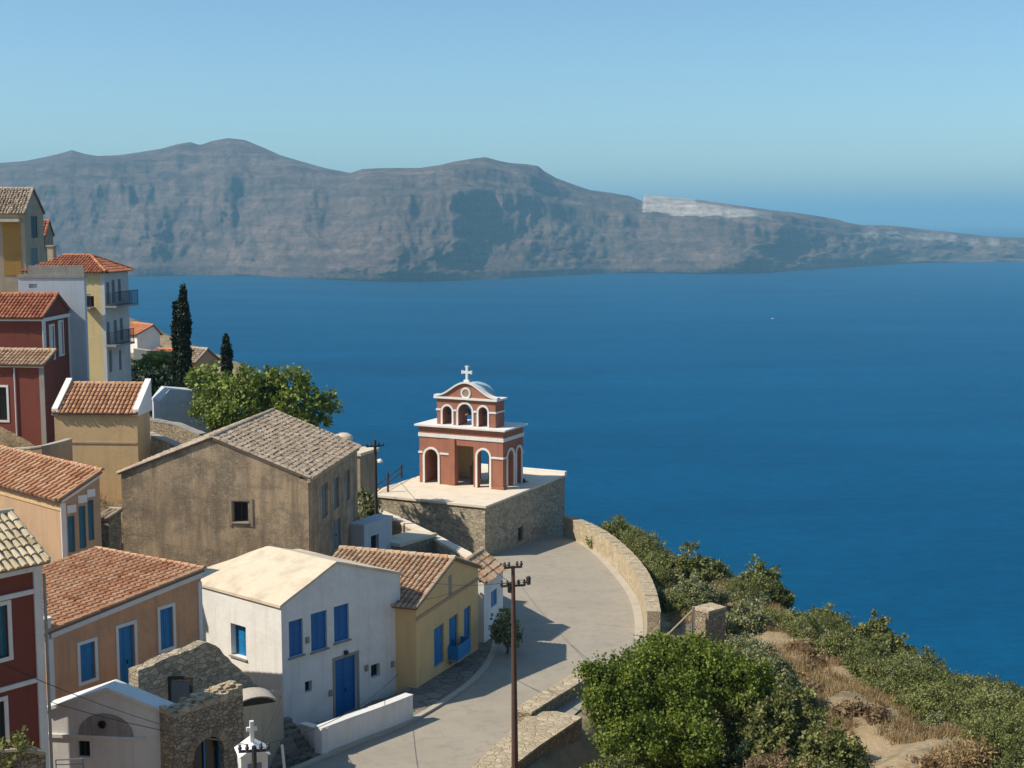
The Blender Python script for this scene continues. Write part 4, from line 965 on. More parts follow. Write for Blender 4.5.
# curved pediment profile
yc = ul(467); zpk = zup(467, 383.5); hh = zpk-(zt+.15); hw = (yb-ya)/2+.2; y_mid = (ya+yb)/2
prof = []
for i in range(29):
    t = -1+2*i/28; a = abs(t)
    h = hh*(.5+.5*math.cos(PI*a))**1.15
    prof.append((y_mid+t*hw, zt+.153+max(h, .0)))
mb = MB()
for (a, z0p), (b, z1p) in zip(prof, prof[1:]): mb.hexa([(xf,a,zt+.153),(xf,b,zt+.153),(xf+.35,b,zt+.153),(xf+.35,a,zt+.153),(xf,a,z0p-.0),(xf,b,z1p),(xf+.35,b,z1p),(xf+.35,a,z0p)])
pe = mb.build('pediment', 'brick', us)
mb = MB()
for (a, z0p), (b, z1p) in zip(prof, prof[1:]): mb.hexa([(xf-.16,a,z0p+.003),(xf-.16,b,z1p+.003),(xf+.45,b,z1p+.003),(xf+.45,a,z0p+.003),(xf-.16,a,z0p+.14),(xf-.16,b,z1p+.14),(xf+.45,b,z1p+.14),(xf+.45,a,z0p+.14)])
mb.build('coping', 'white_clean', pe)
mb = MB(); n = 14; rv = hw*.60; hv = hh*.97
for i in range(n):
    a0, a1 = PI*i/n, PI*(i+1)/n; q = lambda a, x, k=1: (x, y_mid+rv*k*math.cos(a), zt+.155+hv*k*math.sin(a))
    mb.hexa([q(a0,xf+.46), q(a1,xf+.46), q(a1,xf+u_d+.3), q(a0,xf+u_d+.3), q(a0,xf+.46,.85), q(a1,xf+.46,.85), q(a1,xf+u_d+.3,.85), q(a0,xf+u_d+.3,.85)])
mb.prism([(xf+u_d+.302, y_mid+rv*math.cos(PI*i/14), zt+.155+hv*math.sin(PI*i/14)) for i in range(15)], (.04,0,0))
mb.build('vault', 'dome', us, smooth=False)
mb = MB(); zo = zt+.153+hh*.33; n = 16
for i in range(n):
    a0, a1 = 2*PI*i/n, 2*PI*(i+1)/n; q = lambda rr, a, x: (x, y_mid+rr*math.cos(a), zo+rr*math.sin(a))
    mb.hexa([q(.30,a0,xf-.06), q(.30,a1,xf-.06), q(.44,a1,xf-.06), q(.44,a0,xf-.06), q(.30,a0,xf-.001), q(.30,a1,xf-.001), q(.44,a1,xf-.001), q(.44,a0,xf-.001)])
mb.build('oculus_ring', 'white_clean', pe)
mb = MB(); mb.prism([(xf-.02, y_mid+.29*math.cos(2*PI*i/16), zo+.29*math.sin(2*PI*i/16)) for i in range(16)], (.018,0,0)); mb.build('oculus_relief', 'brown', pe)
zx = zt+.153+hh+.14; mb = MB(); w_ = .09
mb.box((xf+.05,y_mid-.22,zx-.05),(xf+.35,y_mid+.22,zx+.12)); mb.box((xf+.12,y_mid-w_,zx+.123),(xf+.28,y_mid+w_,zx+1.15))
mb.box((xf+.12,y_mid-.40,zx+.62),(xf+.28,y_mid-w_-.001,zx+.80)); mb.box((xf+.12,y_mid+w_+.001,zx+.62),(xf+.28,y_mid+.40,zx+.80))
for yy, zz_ in ((-.40,.71),(.40,.71)): mb.box((xf+.11,y_mid+yy-.05,zx+zz_-.14),(xf+.29,y_mid+yy+.05,zx+zz_+.14))
mb.box((xf+.11,y_mid-.14,zx+1.1),(xf+.29,y_mid+.14,zx+1.2)); mb.build('cross', 'whitepaint', us)
# terrace fence posts & rails
def rod(name, label, cat, a, b, r, mat, r2=None, group=None):
    m = MB(); m.tube([Vector((0,0,0)), Vector(b)-Vector(a)], [r, r2 or r], 6); o = m.build(name, mat, loc=a); return tag(o, label, cat, group)
p1, p2 = Pz(388, 492, zp), Pz(401.5, 478, zp)
e = empty('wooden_railing', p1, 0, 'broken dark wooden railing on the left end of the terrace', 'railing')
for p, h in ((p1, 1.5), (p2, 1.1)): mm = MB(); mm.tube([p-p1, p-p1+Vector((0,0,h))], .09, 6); mm.build('post', 'wood', e)
for dz in (.45, .9): mm = MB(); mm.tube([Vector((-.8,-.6,dz-.3)), p2-p1+Vector((0,0,dz))], .04, 5); mm.build('rail', 'wood', e)
# diagonal ramp wall in front of the terrace
rw = [P(374, 513, 92), P(400, 524, 89), P(432, 540, 85), P(462, 556, 81), P(490, 574, 78)]
c0 = rw[0].copy(); e = empty('ramp_wall', c0, 0, 'stone ramp wall with pale sloping coping descending in front of the terrace', 'stone wall'); A, B = strip(rw, 0, .6)
mm = MB(); cc = MB()
for i in range(len(rw)-1):
    a0, a1, b0, b1 = (v-c0 for v in (A[i], A[i+1], B[i], B[i+1])); D_ = Vector((0,0,-5)); Uu = Vector((0,0,.004)); T2 = Vector((0,0,.16))
    mm.hexa([a0+D_, a1+D_, b1+D_, b0+D_, a0, a1, b1, b0]); cc.hexa([a0+Uu, a1+Uu, b1+Uu, b0+Uu, a0+T2, a1+T2, b1+T2, b0+T2])
mm.build('wall_body', 'stone', e); cc.build('coping', 'terrace', e)

# walls among the left houses
lw_ = [P(-20, 449, 74), P(30, 447, 72.5), P(58, 442, 73), P(72, 438, 75.5)]
stone_wall('garden_wall', 'low curved beige wall in front of the red and sand houses', [p-Vector((0,0,2.2)) for p in smooth(lw_, 3)], 2.1, .3, 'tan', 'kerb', cat='wall', side=1, jit=0)
stone_wall('dry_stone_wall', 'dark dry stone wall terraced below the shaded white house', [P(146, 436, 88), P(175, 441, 86.5), P(200, 452, 85)], 1.0, .5, 'rubble', 'greyplaster', cat='stone wall')
stone_wall('dry_stone_wall', 'brown earth-coloured stone wall just above the stone house roof', [P(145, 452, 84), P(170, 462, 82), P(196, 475, 80)], 1.1, .5, 'stone', 'kerb', cat='stone wall')
stone_wall('garden_wall', 'pale ruined garden wall among the shrubs left of the cypress', [P(134, 366, 132), P(150, 368, 131), P(176, 370, 130)], 1.6, .3, 'slate', 'kerb', cat='wall', jit=0)
sd = House('tiled_shed', 'small dark shed squeezed between the tan house and the stone house', 'shed', 108, 520, 70, 70, 98, 121, 560, 'rubble', roof=('mx', 512), tile='tile_old', t=.2, over=.1); sd.finish()
# foreground garden wall + plant + rail
stone_wall('garden_wall', 'rough stone garden wall in the bottom left corner', [P(-20, 762, 38)-Vector((0,0,.5)), P(20, 760, 38.2)-Vector((0,0,.5)), P(46, 764, 38.8)-Vector((0,0,.5))], .75, .5, 'rubble', 'brightstone', cat='stone wall', depth=2)
e = empty('blue_handrail', P(56, 768, 40), 0, 'short blue metal handrail by the stone garden wall', 'handrail')
mm = MB()
mm.tube([(0,0,-.8),(0,0,.25)], .02, 6); mm.tube([(.75,.2,-.8),(.75,.2,.2)], .02, 6); mm.build('post', 'slate', e)
mm = MB(); mm.tube([(0,0,.25),(.75,.2,.2)], .022, 6); mm.tube([(0,0,.1),(.75,.2,.05)], .014, 6); mm.build('rail', 'slate', e)

# gate pillar with white post and sloping rail; steps
gp = P(709, 640, 76); zg = gp.z-.3
e = empty('gate_pillar', (gp.x, gp.y, zg), math.radians(40), 'square rubble stone gate pillar on the hillside past the wall end', 'pillar')
mm = MB(); mm.box((-.7,-.55,-1),(.7,.55,2.05)); mm.build('pillar_body', 'rubble', e); mm = MB(); mm.box((-.74,-.59,2.053),(.74,.59,2.2)); mm.build('pillar_cap', 'brightstone', e)
e = empty('gate_frame', P(693, 641, 75), 0, 'bleached timber gate frame with a sloping brace beside the stone pillar', 'gate')
mm = MB(); mm.box((-.08,-.08,-.5),(.08,.08,1.95)); mm.build('post', 'bleach', e)
mm = MB(); mm.tube([(0,0,1.8),(-1.95,-.6,.05)], .05, 6); mm.build('brace', 'bleach', e)
st = [P(662, 634, 75), P(700, 640, 75), P(722, 632, 79), P(690, 622, 80)]
mm = MB(); c0 = st[0].copy(); mm.prism([p-c0-Vector((0,0,.9)) for p in st], (0,0,.85)); o = mm.build('concrete_landing', 'path', loc=c0); tag(o, 'weathered concrete landing between the wall end and the stone pillar', 'landing')

# ---------------------------------------------------------------- poles and cables
def utility_pole(D, px, pyb, pyt, label, r0, r1, mat, arms, name='utility_pole'):
    b = P(px, pyb, D); t = P(px-2, pyt, D); e = empty(name, b, 0, label, 'utility pole'); h = t-b
    mm = MB(); mm.tube([Vector((0,0,-.5)), h*.5, h], [r0, (r0+r1)/2, r1], 10); mm.build('pole', mat, e)
    tips = []
    for k, (dz, w, ang) in enumerate(arms):
        c, s_ = math.cos(ang)*w/2, math.sin(ang)*w/2; q = h+Vector((0,0,-dz)); mm = MB()
        mm.tube([q+Vector((-c,-s_,0)), q+Vector((c,s_,0))], .045, 6); arm = mm.build('crossarm', mat, e)
        for f_ in (-.92, -.45, .45, .92):
            mm = MB(); x = q+Vector((c*f_, s_*f_, .045)); mm.lathe(x, [(.025,0),(.06,.03),(.06,.08),(.03,.12),(.05,.15),(.01,.18)], 8); mm.build('insulator', 'iron', arm); tips.append(b+x+Vector((0,0,.16)))
    return e, b, tips
pe1, pb1, tp1 = utility_pole(50.8, 515, 764, 566, 'tall rusty utility pole standing on the foreground retaining wall', .14, .07, 'rust', [(.05, .7, .3), (.75, .95, .2)])
mm = MB(); mm.lathe((-.15,.1,6.6), [(.02,0),(.13,.02),(.14,.35),(.02,.4)], 8); mm.lathe((.5,.1,6.9), [(.02,0),(.08,.02),(.09,.3),(.02,.35)], 8); mm.build('cable_box', 'iron', pe1)
pe2, pb2, tp2 = utility_pole(88, 377, 556, 440, 'dark utility pole with small crossarm rising behind the stone house', .14, .09, 'wood', [(.4, 1.2, .5)])
mm = MB(); mm.tube([(0,0,6.2),(.25,-.2,6.35)], .03, 6); mm.lathe((.3,-.25,6.1), [(.05,0),(.18,.04),(.18,.14),(.1,.24),(.03,.27)], 10); mm.build('street_lamp', 'whitepaint', pe2)
pe3, pb3, tp3 = utility_pole(40, 256, 830, 746, 'dark pole top with insulated crossarm in front of the shrine', .1, .07, 'iron', [(.15, .9, .15)])
def cable(a, b, sag, label, r=.012):
    m = MB(); n = 16; pts = [(b-a)*(i/n)+Vector((0,0,-sag*4*(i/n)*(1-i/n))) for i in range(n+1)]; m.tube(pts, r, 5); o = m.build('cable', 'cable', loc=a); return tag(o, label, 'cable', 'overhead cables')
cable(tp3[0], P(-30, 648, 42), .3, 'thin black cable crossing the lower peach wall towards the red house')
cable(tp3[1], P(44, 700, 46), .15, 'thin black cable running low across the white gabled house')
cable(tp3[3], P(400, 672, 66), .5, 'thin black cable from the shrine pole across the white house door')
cable(tp3[2], P(283, 690, 58), .12, 'thin black cable from the shrine pole to the corner of the white house')
cable(tp1[0], P(420, 600, 68), .3, 'thin black cable from the rusty pole to the yellow house eave')
cable(tp1[5], tp2[1], .6, 'thin black cable linking the rusty pole and the dark pole by the stone house')
cable(tp1[1], P(496, 574, 73), .15, 'thin black cable from the rusty pole to the small roadside house')
cable(tp1[7], P(400, 575, 66), .35, 'thin black cable from the lower crossarm of the rusty pole to the white house corner')
cable(tp2[0], P(300, 470, 84), .2, 'thin black cable from the dark pole over the stone house roof')
rod('white_post', 'slim white post on the steps between the shrine and the road parapet', 'post', P(285, 775, 46), P(282, 745, 46), .05, 'whitepaint')
# ---------------------------------------------------------------- vegetation
def leaves(centres, n_per, spread, size, tint_c=None, up=.3, elong=1.0, rng=RNG):
    K = len(centres); Nn = K*n_per
    c = np.repeat(centres, n_per, 0)+rng.normal(0, 1, (Nn, 3))*np.asarray(spread)
    a = rng.normal(0, 1, (Nn, 3)); a /= np.linalg.norm(a, axis=1)[:, None]
    b = rng.normal(0, 1, (Nn, 3)); b[:, 2] += up; b -= (b*a).sum(1)[:, None]*a; b /= np.linalg.norm(b, axis=1)[:, None]
    s = size*rng.uniform(.6, 1.35, (Nn, 1)); a = a*s*.5; b = b*s*.5*elong
    V = np.stack([c-a, c-b*.9, c+a, c+b], 1).reshape(-1, 3)
    Fq = np.arange(Nn*4).reshape(-1, 4)
    tc = np.repeat(tint_c if tint_c is not None else rng.uniform(.2, .8, K), n_per)
    return V, Fq, np.clip(tc+rng.normal(0, .16, Nn), 0, 1)
def crown_centres(lobes, K, rng=RNG, shell=.55):
    L_ = np.array(lobes, float); vol = L_[:,3]*L_[:,4]*L_[:,5]; idx = rng.choice(len(L_), K, p=vol**.7/(vol**.7).sum())
    d = rng.normal(0, 1, (K, 3)); d /= np.linalg.norm(d, axis=1)[:, None]; r = shell+(1-shell)*rng.uniform(0, 1, (K, 1))**.6
    r *= 1+.12*rng.normal(0, 1, (K, 1))
    p = L_[idx, :3]+d*r*L_[idx, 3:]; f = np.sin(2.6*p[:,0]+1.3*p[:,2])+np.sin(2.2*p[:,1]+2.3*p[:,0])+np.sin(3.4*p[:,2]+.9*p[:,1]+1)
    return L_[idx, :3]+d*r*(1+.10*f[:,None])*L_[idx, 3:]
def branches(mb, base, tops, r0):
    for t in tops:
        t = Vector(t); mid = base.lerp(t, .5)+Vector((random.uniform(-.3,.3), random.uniform(-.3,.3), .2)); mb.tube([base, mid, t], [r0, r0*.6, r0*.2], 6)
def tree(name, label, base, lobes, K, n, spread, size, mat, trunk_h, r0, cat='tree', group=None, elong=1.0):
    e = empty(name, base, 0, label, cat, group)
    mb = MB(); h = Vector((0,0,trunk_h)); mb.tube([Vector((0,0,-.6)), h*.5+Vector((.1,.05,0)), h], [r0*1.25, r0, r0*.8], 8)
    branches(mb, h, [Vector(l[:3]) for l in lobes], r0*.6); mb.build('trunk', 'bark', e)
    V, Fq, t = leaves(crown_centres(lobes, K), n, spread, size, elong=elong); np_mesh('crown', V, Fq, t, mat, e); return e
# big bright bush by the retaining wall
b0 = P(672, 745, 55); zb = gz(b0.x, b0.y)
def lob(px, py, D, rx, ry, rz, o): p = P(px, py, D)-o; return (p.x, p.y, p.z, rx, ry, rz)
o = Vector((b0.x, b0.y, zb))
L1 = [lob(640,680,56,1.7,1.5,1.3,o), lob(700,678,57,1.8,1.6,1.3,o), lob(612,690,55,1.1,1.1,.9,o), lob(672,662,58,1.6,1.4,.9,o), lob(735,690,57,1.4,1.3,1.2,o), lob(625,725,54,1.3,1.2,1.2,o), lob(680,720,55,1.6,1.5,1.4,o), lob(640,662,58,1.0,1,.6,o), lob(720,665,59,1.1,1,.7,o), lob(640,742,53,1.5,1.3,1.2,o), lob(690,745,53,1.4,1.3,1.2,o), lob(608,712,54,.8,.8,.8,o), lob(592,672,55,.55,.6,.5,o), lob(598,700,54,.6,.6,.5,o), lob(655,646,58,.6,.7,.4,o), lob(700,646,58,.7,.7,.45,o), lob(752,678,57,.9,.8,.8,o)]
tree('broadleaf_bush', 'large bright green bush beside the retaining wall at the road edge', o, L1, 1500, 44, .16, .115, 'leaf_bright', 1.2, .16, 'bush')
def bush(name, label, px, py, D, rx, ry, rz, mat, K=160, n=30, size=.12, spread=.13, sub=6, cat='bush', group=None, seed=None, elong=1.5):
    if D < 95 and px > 550 and mat != 'grass': spread *= .68; K = int(K*1.9); size *= .72; n = int(n*1.25)
    p = P(px, py, D); z = gz(p.x, p.y); o = Vector((p.x, p.y, z)); hz = p.z-z
    zc = max(hz*.5, .2)
    lobes = [(0, 0, max(hz-rz, rz*.3), rx*.8, ry*.8, rz)]
    for i in range(sub):
        a = random.uniform(0, 2*PI); k = random.uniform(.45, .8); lobes.append((rx*k*math.cos(a), ry*k*math.sin(a), max(hz-rz, 0)*random.uniform(.4,1)+random.uniform(-.1,.35)*rz, rx*random.uniform(.35,.55), ry*random.uniform(.35,.55), rz*random.uniform(.5,.8)))
    return tree(name, label, o, lobes, K, n, spread, size, mat, max(.2, hz*.3), .06, cat, group, elong)
bush('shrub', 'olive grey-green bush right of the bright green bush at the bottom', 778, 690, 56, 2.2, 1.9, 1.5, 'leaf_olive', 520, 34, .15, .16, 8)
bush('shrub', 'grey-green bush touching the bottom edge beside the bare slope', 830, 730, 53, 1.5, 1.4, 1.3, 'leaf_olive', 360, 32, .14, .15, 7)
bush('shrub', 'silvery bush just behind the large bright bush, below the pillar', 750, 650, 62, 1.9, 1.6, 1.2, 'leaf_grey', 420, 32, .13, .15, 7)
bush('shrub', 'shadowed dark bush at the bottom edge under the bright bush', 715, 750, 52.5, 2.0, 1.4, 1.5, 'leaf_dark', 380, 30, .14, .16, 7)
bush('shrub', 'dry brown twiggy shrub at the bottom edge between two green bushes', 775, 757, 50.5, 1.5, 1.0, .9, 'leaf_brown', 190, 26, .09, .14, 6, elong=2.5)
bush('shrub', 'yellowish low shrub at the foot of the retaining wall', 612, 755, 51, 1.2, .9, .7, 'leaf_olive', 160, 26, .1, .13, 5)
bush('shrub', 'green shrub rising beyond the curved wall where it meets the terrace', 612, 530, 104, 1.8, 1.6, 1.4, 'leaf_olive', 260, 30, .2, .18, 6)
bush('shrub', 'round shrub on the skyline at the cliff edge left of the path', 762, 606, 88, 1.9, 1.6, 1.5, 'leaf_olive', 260, 30, .18, .17, 6)
bush('shrub', 'dark green mound shrub at the cliff edge in the middle of the bare slope skyline', 875, 645, 76, 2.2, 1.8, 1.5, 'leaf_olive', 360, 32, .17, .17, 7)
bush('shrub', 'bright edge shrub on the skyline directly right of the path end', 825, 628, 80, 2.0, 1.5, 1.2, 'leaf_olive', 300, 30, .17, .17, 6)
bush('shrub', 'grey shrub beside the stone gate pillar', 745, 628, 78, 1.7, 1.4, 1.3, 'leaf_grey', 260, 30, .15, .17, 6)
bush('shrub', 'broad green shrub behind the curved wall near its right end', 690, 580, 93, 2.6, 2.0, 1.5, 'leaf_olive', 340, 32, .18, .18, 7)
bush('shrub', 'low sprawling shrub behind the curved wall nearest the pillar', 690, 610, 84, 2.2, 1.7, 1.2, 'leaf_grey', 300, 30, .16, .18, 7)
bush('shrub', 'small leafy plant growing behind the bell tower corner', 521, 478, tc.y+3.5, .5, .5, .5, 'leaf_dark', 40, 20, .12, .10, 3)
# scrub mass: one stuff object scattered over the slope
def scatter(name, n, px0, px1, D0, D1, dens, mat, size, K, npc, rr, spread, elong=1.4, seed=3, maxe=.2):
    rng = np.random.default_rng(seed); Cs = []; Ts = []; made = 0
    while made < n:
        px = rng.uniform(px0, px1); D = rng.uniform(D0, D1); x = (px-512)/F*D*1.02; y = D
        if not dens(x, y, px, D): continue
        e = float(edge_dist(np.array([x]), np.array([y]))[0])
        if e > maxe or float(poly_dist(np.array([x]), np.array([y]), RP)[0]) < 1.3: continue
        z = gz(x, y); r = rng.uniform(.6, 1.25)*rr; hh = r*rng.uniform(.5, .85)
        c = crown_centres([(x, y, z+hh*.35, r, r, hh)], K, rng, .6); Cs.append(c); Ts.append(np.full(K, rng.uniform(.2, .75))+rng.normal(0, .08, K)); made += 1
    V, Fq, t = leaves(np.concatenate(Cs), npc, spread, size, np.concatenate(Ts), elong=elong, rng=rng)
    o = np_mesh(name, V, Fq, t, mat); return o
def n2(x, y, s, k=0): return noise.noise(Vector((x*s, y*s, k)))
def bare(px, D):                                    # eroded bare strip: px centre by range
    c = 868+(62-D)*7 if D < 86 else 700; w = 84 if D < 60 else 50 if D < 72 else 36
    return abs(px-c) < w
o = scatter('scrub', 230, 600, 1120, 50, 112, lambda x, y, px, D: not bare(px, D) and not (px < 860 and D < 62) and not (px < 740 and D < 82), 'leaf_olive', .078, 64, 50, 1.2, .12, seed=5)
tag(o, 'olive green scrub covering the right hand slope up to the cliff edge', 'scrub', kind='stuff')
o = scatter('scrub', 110, 740, 1120, 50, 100, lambda x, y, px, D: not (bare(px, D) and random.random() < .97) and n2(x, y, .12) > -.05, 'leaf_grey', .07, 44, 48, .85, .11, seed=9)
tag(o, 'grey-green low bushes mixed into the slope scrub', 'scrub', kind='stuff')
o = scatter('dry_shrubs', 55, 720, 1080, 48, 92, lambda x, y, px, D: (bare(px, D) or random.random() < .25) and n2(x, y, .2, 3) > 0, 'leaf_brown', .10, 14, 20, .45, .10, 2.5, seed=12)
tag(o, 'brown dried shrubs scattered over the bare slope', 'dry shrubs', kind='stuff')
def grass(name, n, px0, px1, D0, D1, seed, test, h=.35, mat='grass'):
    rng = np.random.default_rng(seed); px = rng.uniform(px0, px1, n*3); D = rng.uniform(D0, D1, n*3); x = (px-512)/F*D*1.02
    e = edge_dist(x, D); pr = poly_dist(x, D, RP); ok = (e < 1) & (pr > .8) & np.array([test(a, b, c) for a, b, c in zip(x, D, px)])
    x = x[ok][:n]; y = D[ok][:n]; z = ground_z(x, y); m_ = len(x); blades = 7
    x = np.repeat(x, blades)+rng.normal(0, .12, m_*blades); y = np.repeat(y, blades)+rng.normal(0, .12, m_*blades); z = np.repeat(z, blades)
    a = rng.uniform(0, 2*PI, len(x)); w = .022; hh = h*rng.uniform(.5, 1.3, len(x)); l = rng.normal(0, .12, (len(x), 2))
    p0 = np.stack([x-np.cos(a)*w, y-np.sin(a)*w, z-.03], 1); p1 = np.stack([x+np.cos(a)*w, y+np.sin(a)*w, z-.03], 1); p2 = np.stack([x+l[:,0], y+l[:,1], z+hh], 1)
    V = np.stack([p0, p1, p2], 1).reshape(-1, 3); return np_mesh(name, V, np.arange(len(V)).reshape(-1, 3), rng.uniform(0, 1, len(x)), mat)
o = grass('dry_grass', 12000, 640, 1080, 46, 95, 21, lambda x, y, p: n2(x, y, .35, 7) > -.12); tag(o, 'straw coloured dry grass on the slope', 'grass', kind='stuff')
o = grass('dry_grass', 2600, 0, 330, 74, 130, 22, lambda x, y, p: n2(x, y, .35, 7) > -.2, .3); tag(o, 'dry grass between the houses on the left hill', 'grass', kind='stuff')
bush('shrub', 'golden dry grassy clump at the bottom edge of the bare slope', 968, 752, 53, 1.2, 1.0, .7, 'grass', 200, 30, .06, .2, 5, elong=3.5)
# left hill vegetation
t0 = P(262, 425, 98); zt0 = gz(t0.x, t0.y); o = Vector((t0.x, t0.y, zt0))
LT = [lob(262,392,98,2.2,1.9,1.5,o), lob(285,385,98,1.9,1.6,1.2,o), lob(238,392,97,1.8,1.6,1.4,o), lob(300,402,98,1.7,1.5,1.3,o), lob(318,412,98,1.3,1.2,1.2,o), lob(222,402,96,1.5,1.4,1.3,o), lob(250,412,97,2.2,1.8,1.5,o), lob(288,412,97,2.0,1.7,1.5,o), lob(326,402,99,.7,.7,.7,o), lob(212,388,99,1.3,1.2,1.0,o), lob(205,375,101,1.2,1.1,.8,o)]
tree('fig_tree', 'leafy yellow-green tree spreading behind the stone house', o, LT, 430, 26, .20, .22, 'leaf_fig', 1.6, .2, 'tree', elong=1.5)
t0 = P(215, 432, 92); zt0 = gz(t0.x, t0.y); o = Vector((t0.x, t0.y, zt0))
tree('fig_tree', 'small open-branched tree in front of the shaded white house', o, [lob(218,418,92,.9,.8,.8,o), lob(232,410,92,.9,.8,.8,o), lob(200,410,93,.5,.5,.4,o), lob(238,425,92,.8,.8,.7,o)], 110, 22, .22, .20, 'leaf_fig', .8, .1, 'tree')
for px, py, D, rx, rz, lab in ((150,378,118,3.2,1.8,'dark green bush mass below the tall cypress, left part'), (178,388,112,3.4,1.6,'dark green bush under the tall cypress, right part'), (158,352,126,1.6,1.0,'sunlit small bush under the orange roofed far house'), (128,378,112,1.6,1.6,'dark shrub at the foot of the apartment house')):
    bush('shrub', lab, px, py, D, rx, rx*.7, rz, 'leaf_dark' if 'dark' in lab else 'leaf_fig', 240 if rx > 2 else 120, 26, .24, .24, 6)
bush('shrub', 'grey-green shrub between the tall cypress and the leafy tree', 202, 372, 112, 1.8, 1.3, 1.2, 'leaf_olive', 160, 26, .22, .22, 6)
bush('shrub', 'sprig of green foliage in the bottom left corner on the garden wall', 10, 738, 38.4, .75, .5, .4, 'leaf_olive', 90, 24, .10, .10, 5)
bush('shrub', 'tangled grey foliage beside the dark utility pole', 366, 487, 89, 1.0, .9, 1.6, 'leaf_grey', 150, 22, .2, .18, 6)
bush('shrub', 'scraggly grey shrub between the roadside house and the road', 506, 612, 72, .7, .7, .8, 'leaf_grey', 70, 20, .16, .13, 5)
def cypress(label, px, pyt, pyb, D, w):
    t = P(px, pyt, D); z0 = gz(t.x, t.y); zb = slope(pyb)*D+H0; h = t.z-z0; e = empty('cypress_tree', (t.x, t.y, z0), 0, label, 'cypress', )
    mb = MB(); mb.tube([(0,0,-.5),(0,0,h*.5),(0,0,h*.92)], [.16,.1,.03], 7); mb.build('trunk', 'bark', e)
    lo = max(zb-z0-1.0, .4); K = int(520*h/8*max(.4, w)); u = RNG.uniform(0, 1, K)**.9
    R = w*np.clip(np.minimum(1, (1-u)*2.1)**.8, .06, 1)*(.78+.22*np.sin(u*9+1))*np.clip(.75+u*2, 0, 1); th = RNG.uniform(0, 2*PI, K); rr = R*RNG.uniform(.55, 1.05, K)
    c = np.stack([rr*np.cos(th), rr*np.sin(th), lo+(h-lo)*u], 1); V, Fq, tt = leaves(c, 26, (.09,.09,.2), .15, up=2, elong=1.8); np_mesh('crown', V, Fq, tt, 'leaf_cyp', e)
cypress('tall dark cypress rising against the sea on the left hill', 183, 289, 370, 116, .66)
cypress('slender dark cypress half hidden left of the tall one', 175.5, 305, 370, 117.5, .36)
cypress('short dark cypress standing alone above the leafy tree', 226, 339, 378, 112, .48)

# ---------------------------------------------------------------- far island
def interp(px, pts): a = np.array(pts, float); return np.interp(px, a[:,0], a[:,1])
ridge_p = [(-420,190),(-200,178),(0,163),(25,161),(40,158),(58,154),(72,150),(85,154),(98,156),(120,155),(140,152),(160,149),(178,144),(190,142),(200,145),(212,141),(228,138),(245,140),(262,147),(280,155),(300,161),(325,168),(350,173),(362,169),(385,168),(420,168),(440,165),(452,162),(470,159),(485,157),(500,161),(510,163),(525,164),(538,166),(544,171),(556,178),(575,185),(590,190),(612,193),(630,196),(642,201),(645,194.5),(660,196),(700,200),(735,205),(770,210),(790,212),(812,215),(835,219),(850,223),(862,225),(880,225),(905,227),(930,230),(960,233),(985,236),(1024,238),(1100,243),(1250,252)]
shore_p = [(-420,272),(125,277),(160,276),(230,275),(300,278),(350,281),(400,283),(450,281),(500,280),(545,276),(590,274),(640,272),(680,274),(730,275),(770,273),(800,271),(840,267),(870,266),(905,263),(940,262),(1024,262),(1100,261),(1250,258)]
spurs = [(448,440,150,26,330,.95),(270,330,110,30,150,.9),(98,165,90,22,200,.75),(520,585,90,22,150,.8),(640,672,60,20,110,.95),(772,745,90,40,260,.9),(865,880,60,26,170,.9),(990,1000,40,18,120,.9),(20,30,80,26,130,.8),(380,395,50,20,70,.7),(600,640,60,14,90,.8),(925,945,40,14,90,.9),(215,235,60,18,110,.8),(-80,-60,90,26,160,.8)]
nu, nv = 1050, 130
PX = np.linspace(-420, 1250, nu); sl = np.vectorize(slope)
zr_shore = -H0; ks_ = np.exp(-.5*(np.arange(-70,71)/22.)**2); ks_ /= ks_.sum(); Ys = zr_shore/sl(np.convolve(np.pad(interp(PX, shore_p), 70, mode='edge'), ks_, mode='valid')); dep = np.interp(PX, [-420,300,600,850,1100,1250], [1250,1150,900,620,480,420]); Yr = Ys+dep
Zr = sl(interp(PX, ridge_p))*Yr
kx = np.exp(-.5*(np.arange(-60,61)/16.)**2); kx /= kx.sum(); Zs = np.convolve(np.pad(Zr, 60, mode='edge'), kx, mode='valid')
vv = np.linspace(0, 1, nv); pts = np.zeros((nv+14, nu, 3)); pm = np.zeros((nv+14, nu))
prof_x = [0,.04,.12,.45,.60,.66,.78,.84,.95,1]; prof_z = [0,.06,.10,.38,.56,.70,.78,.90,.97,1]
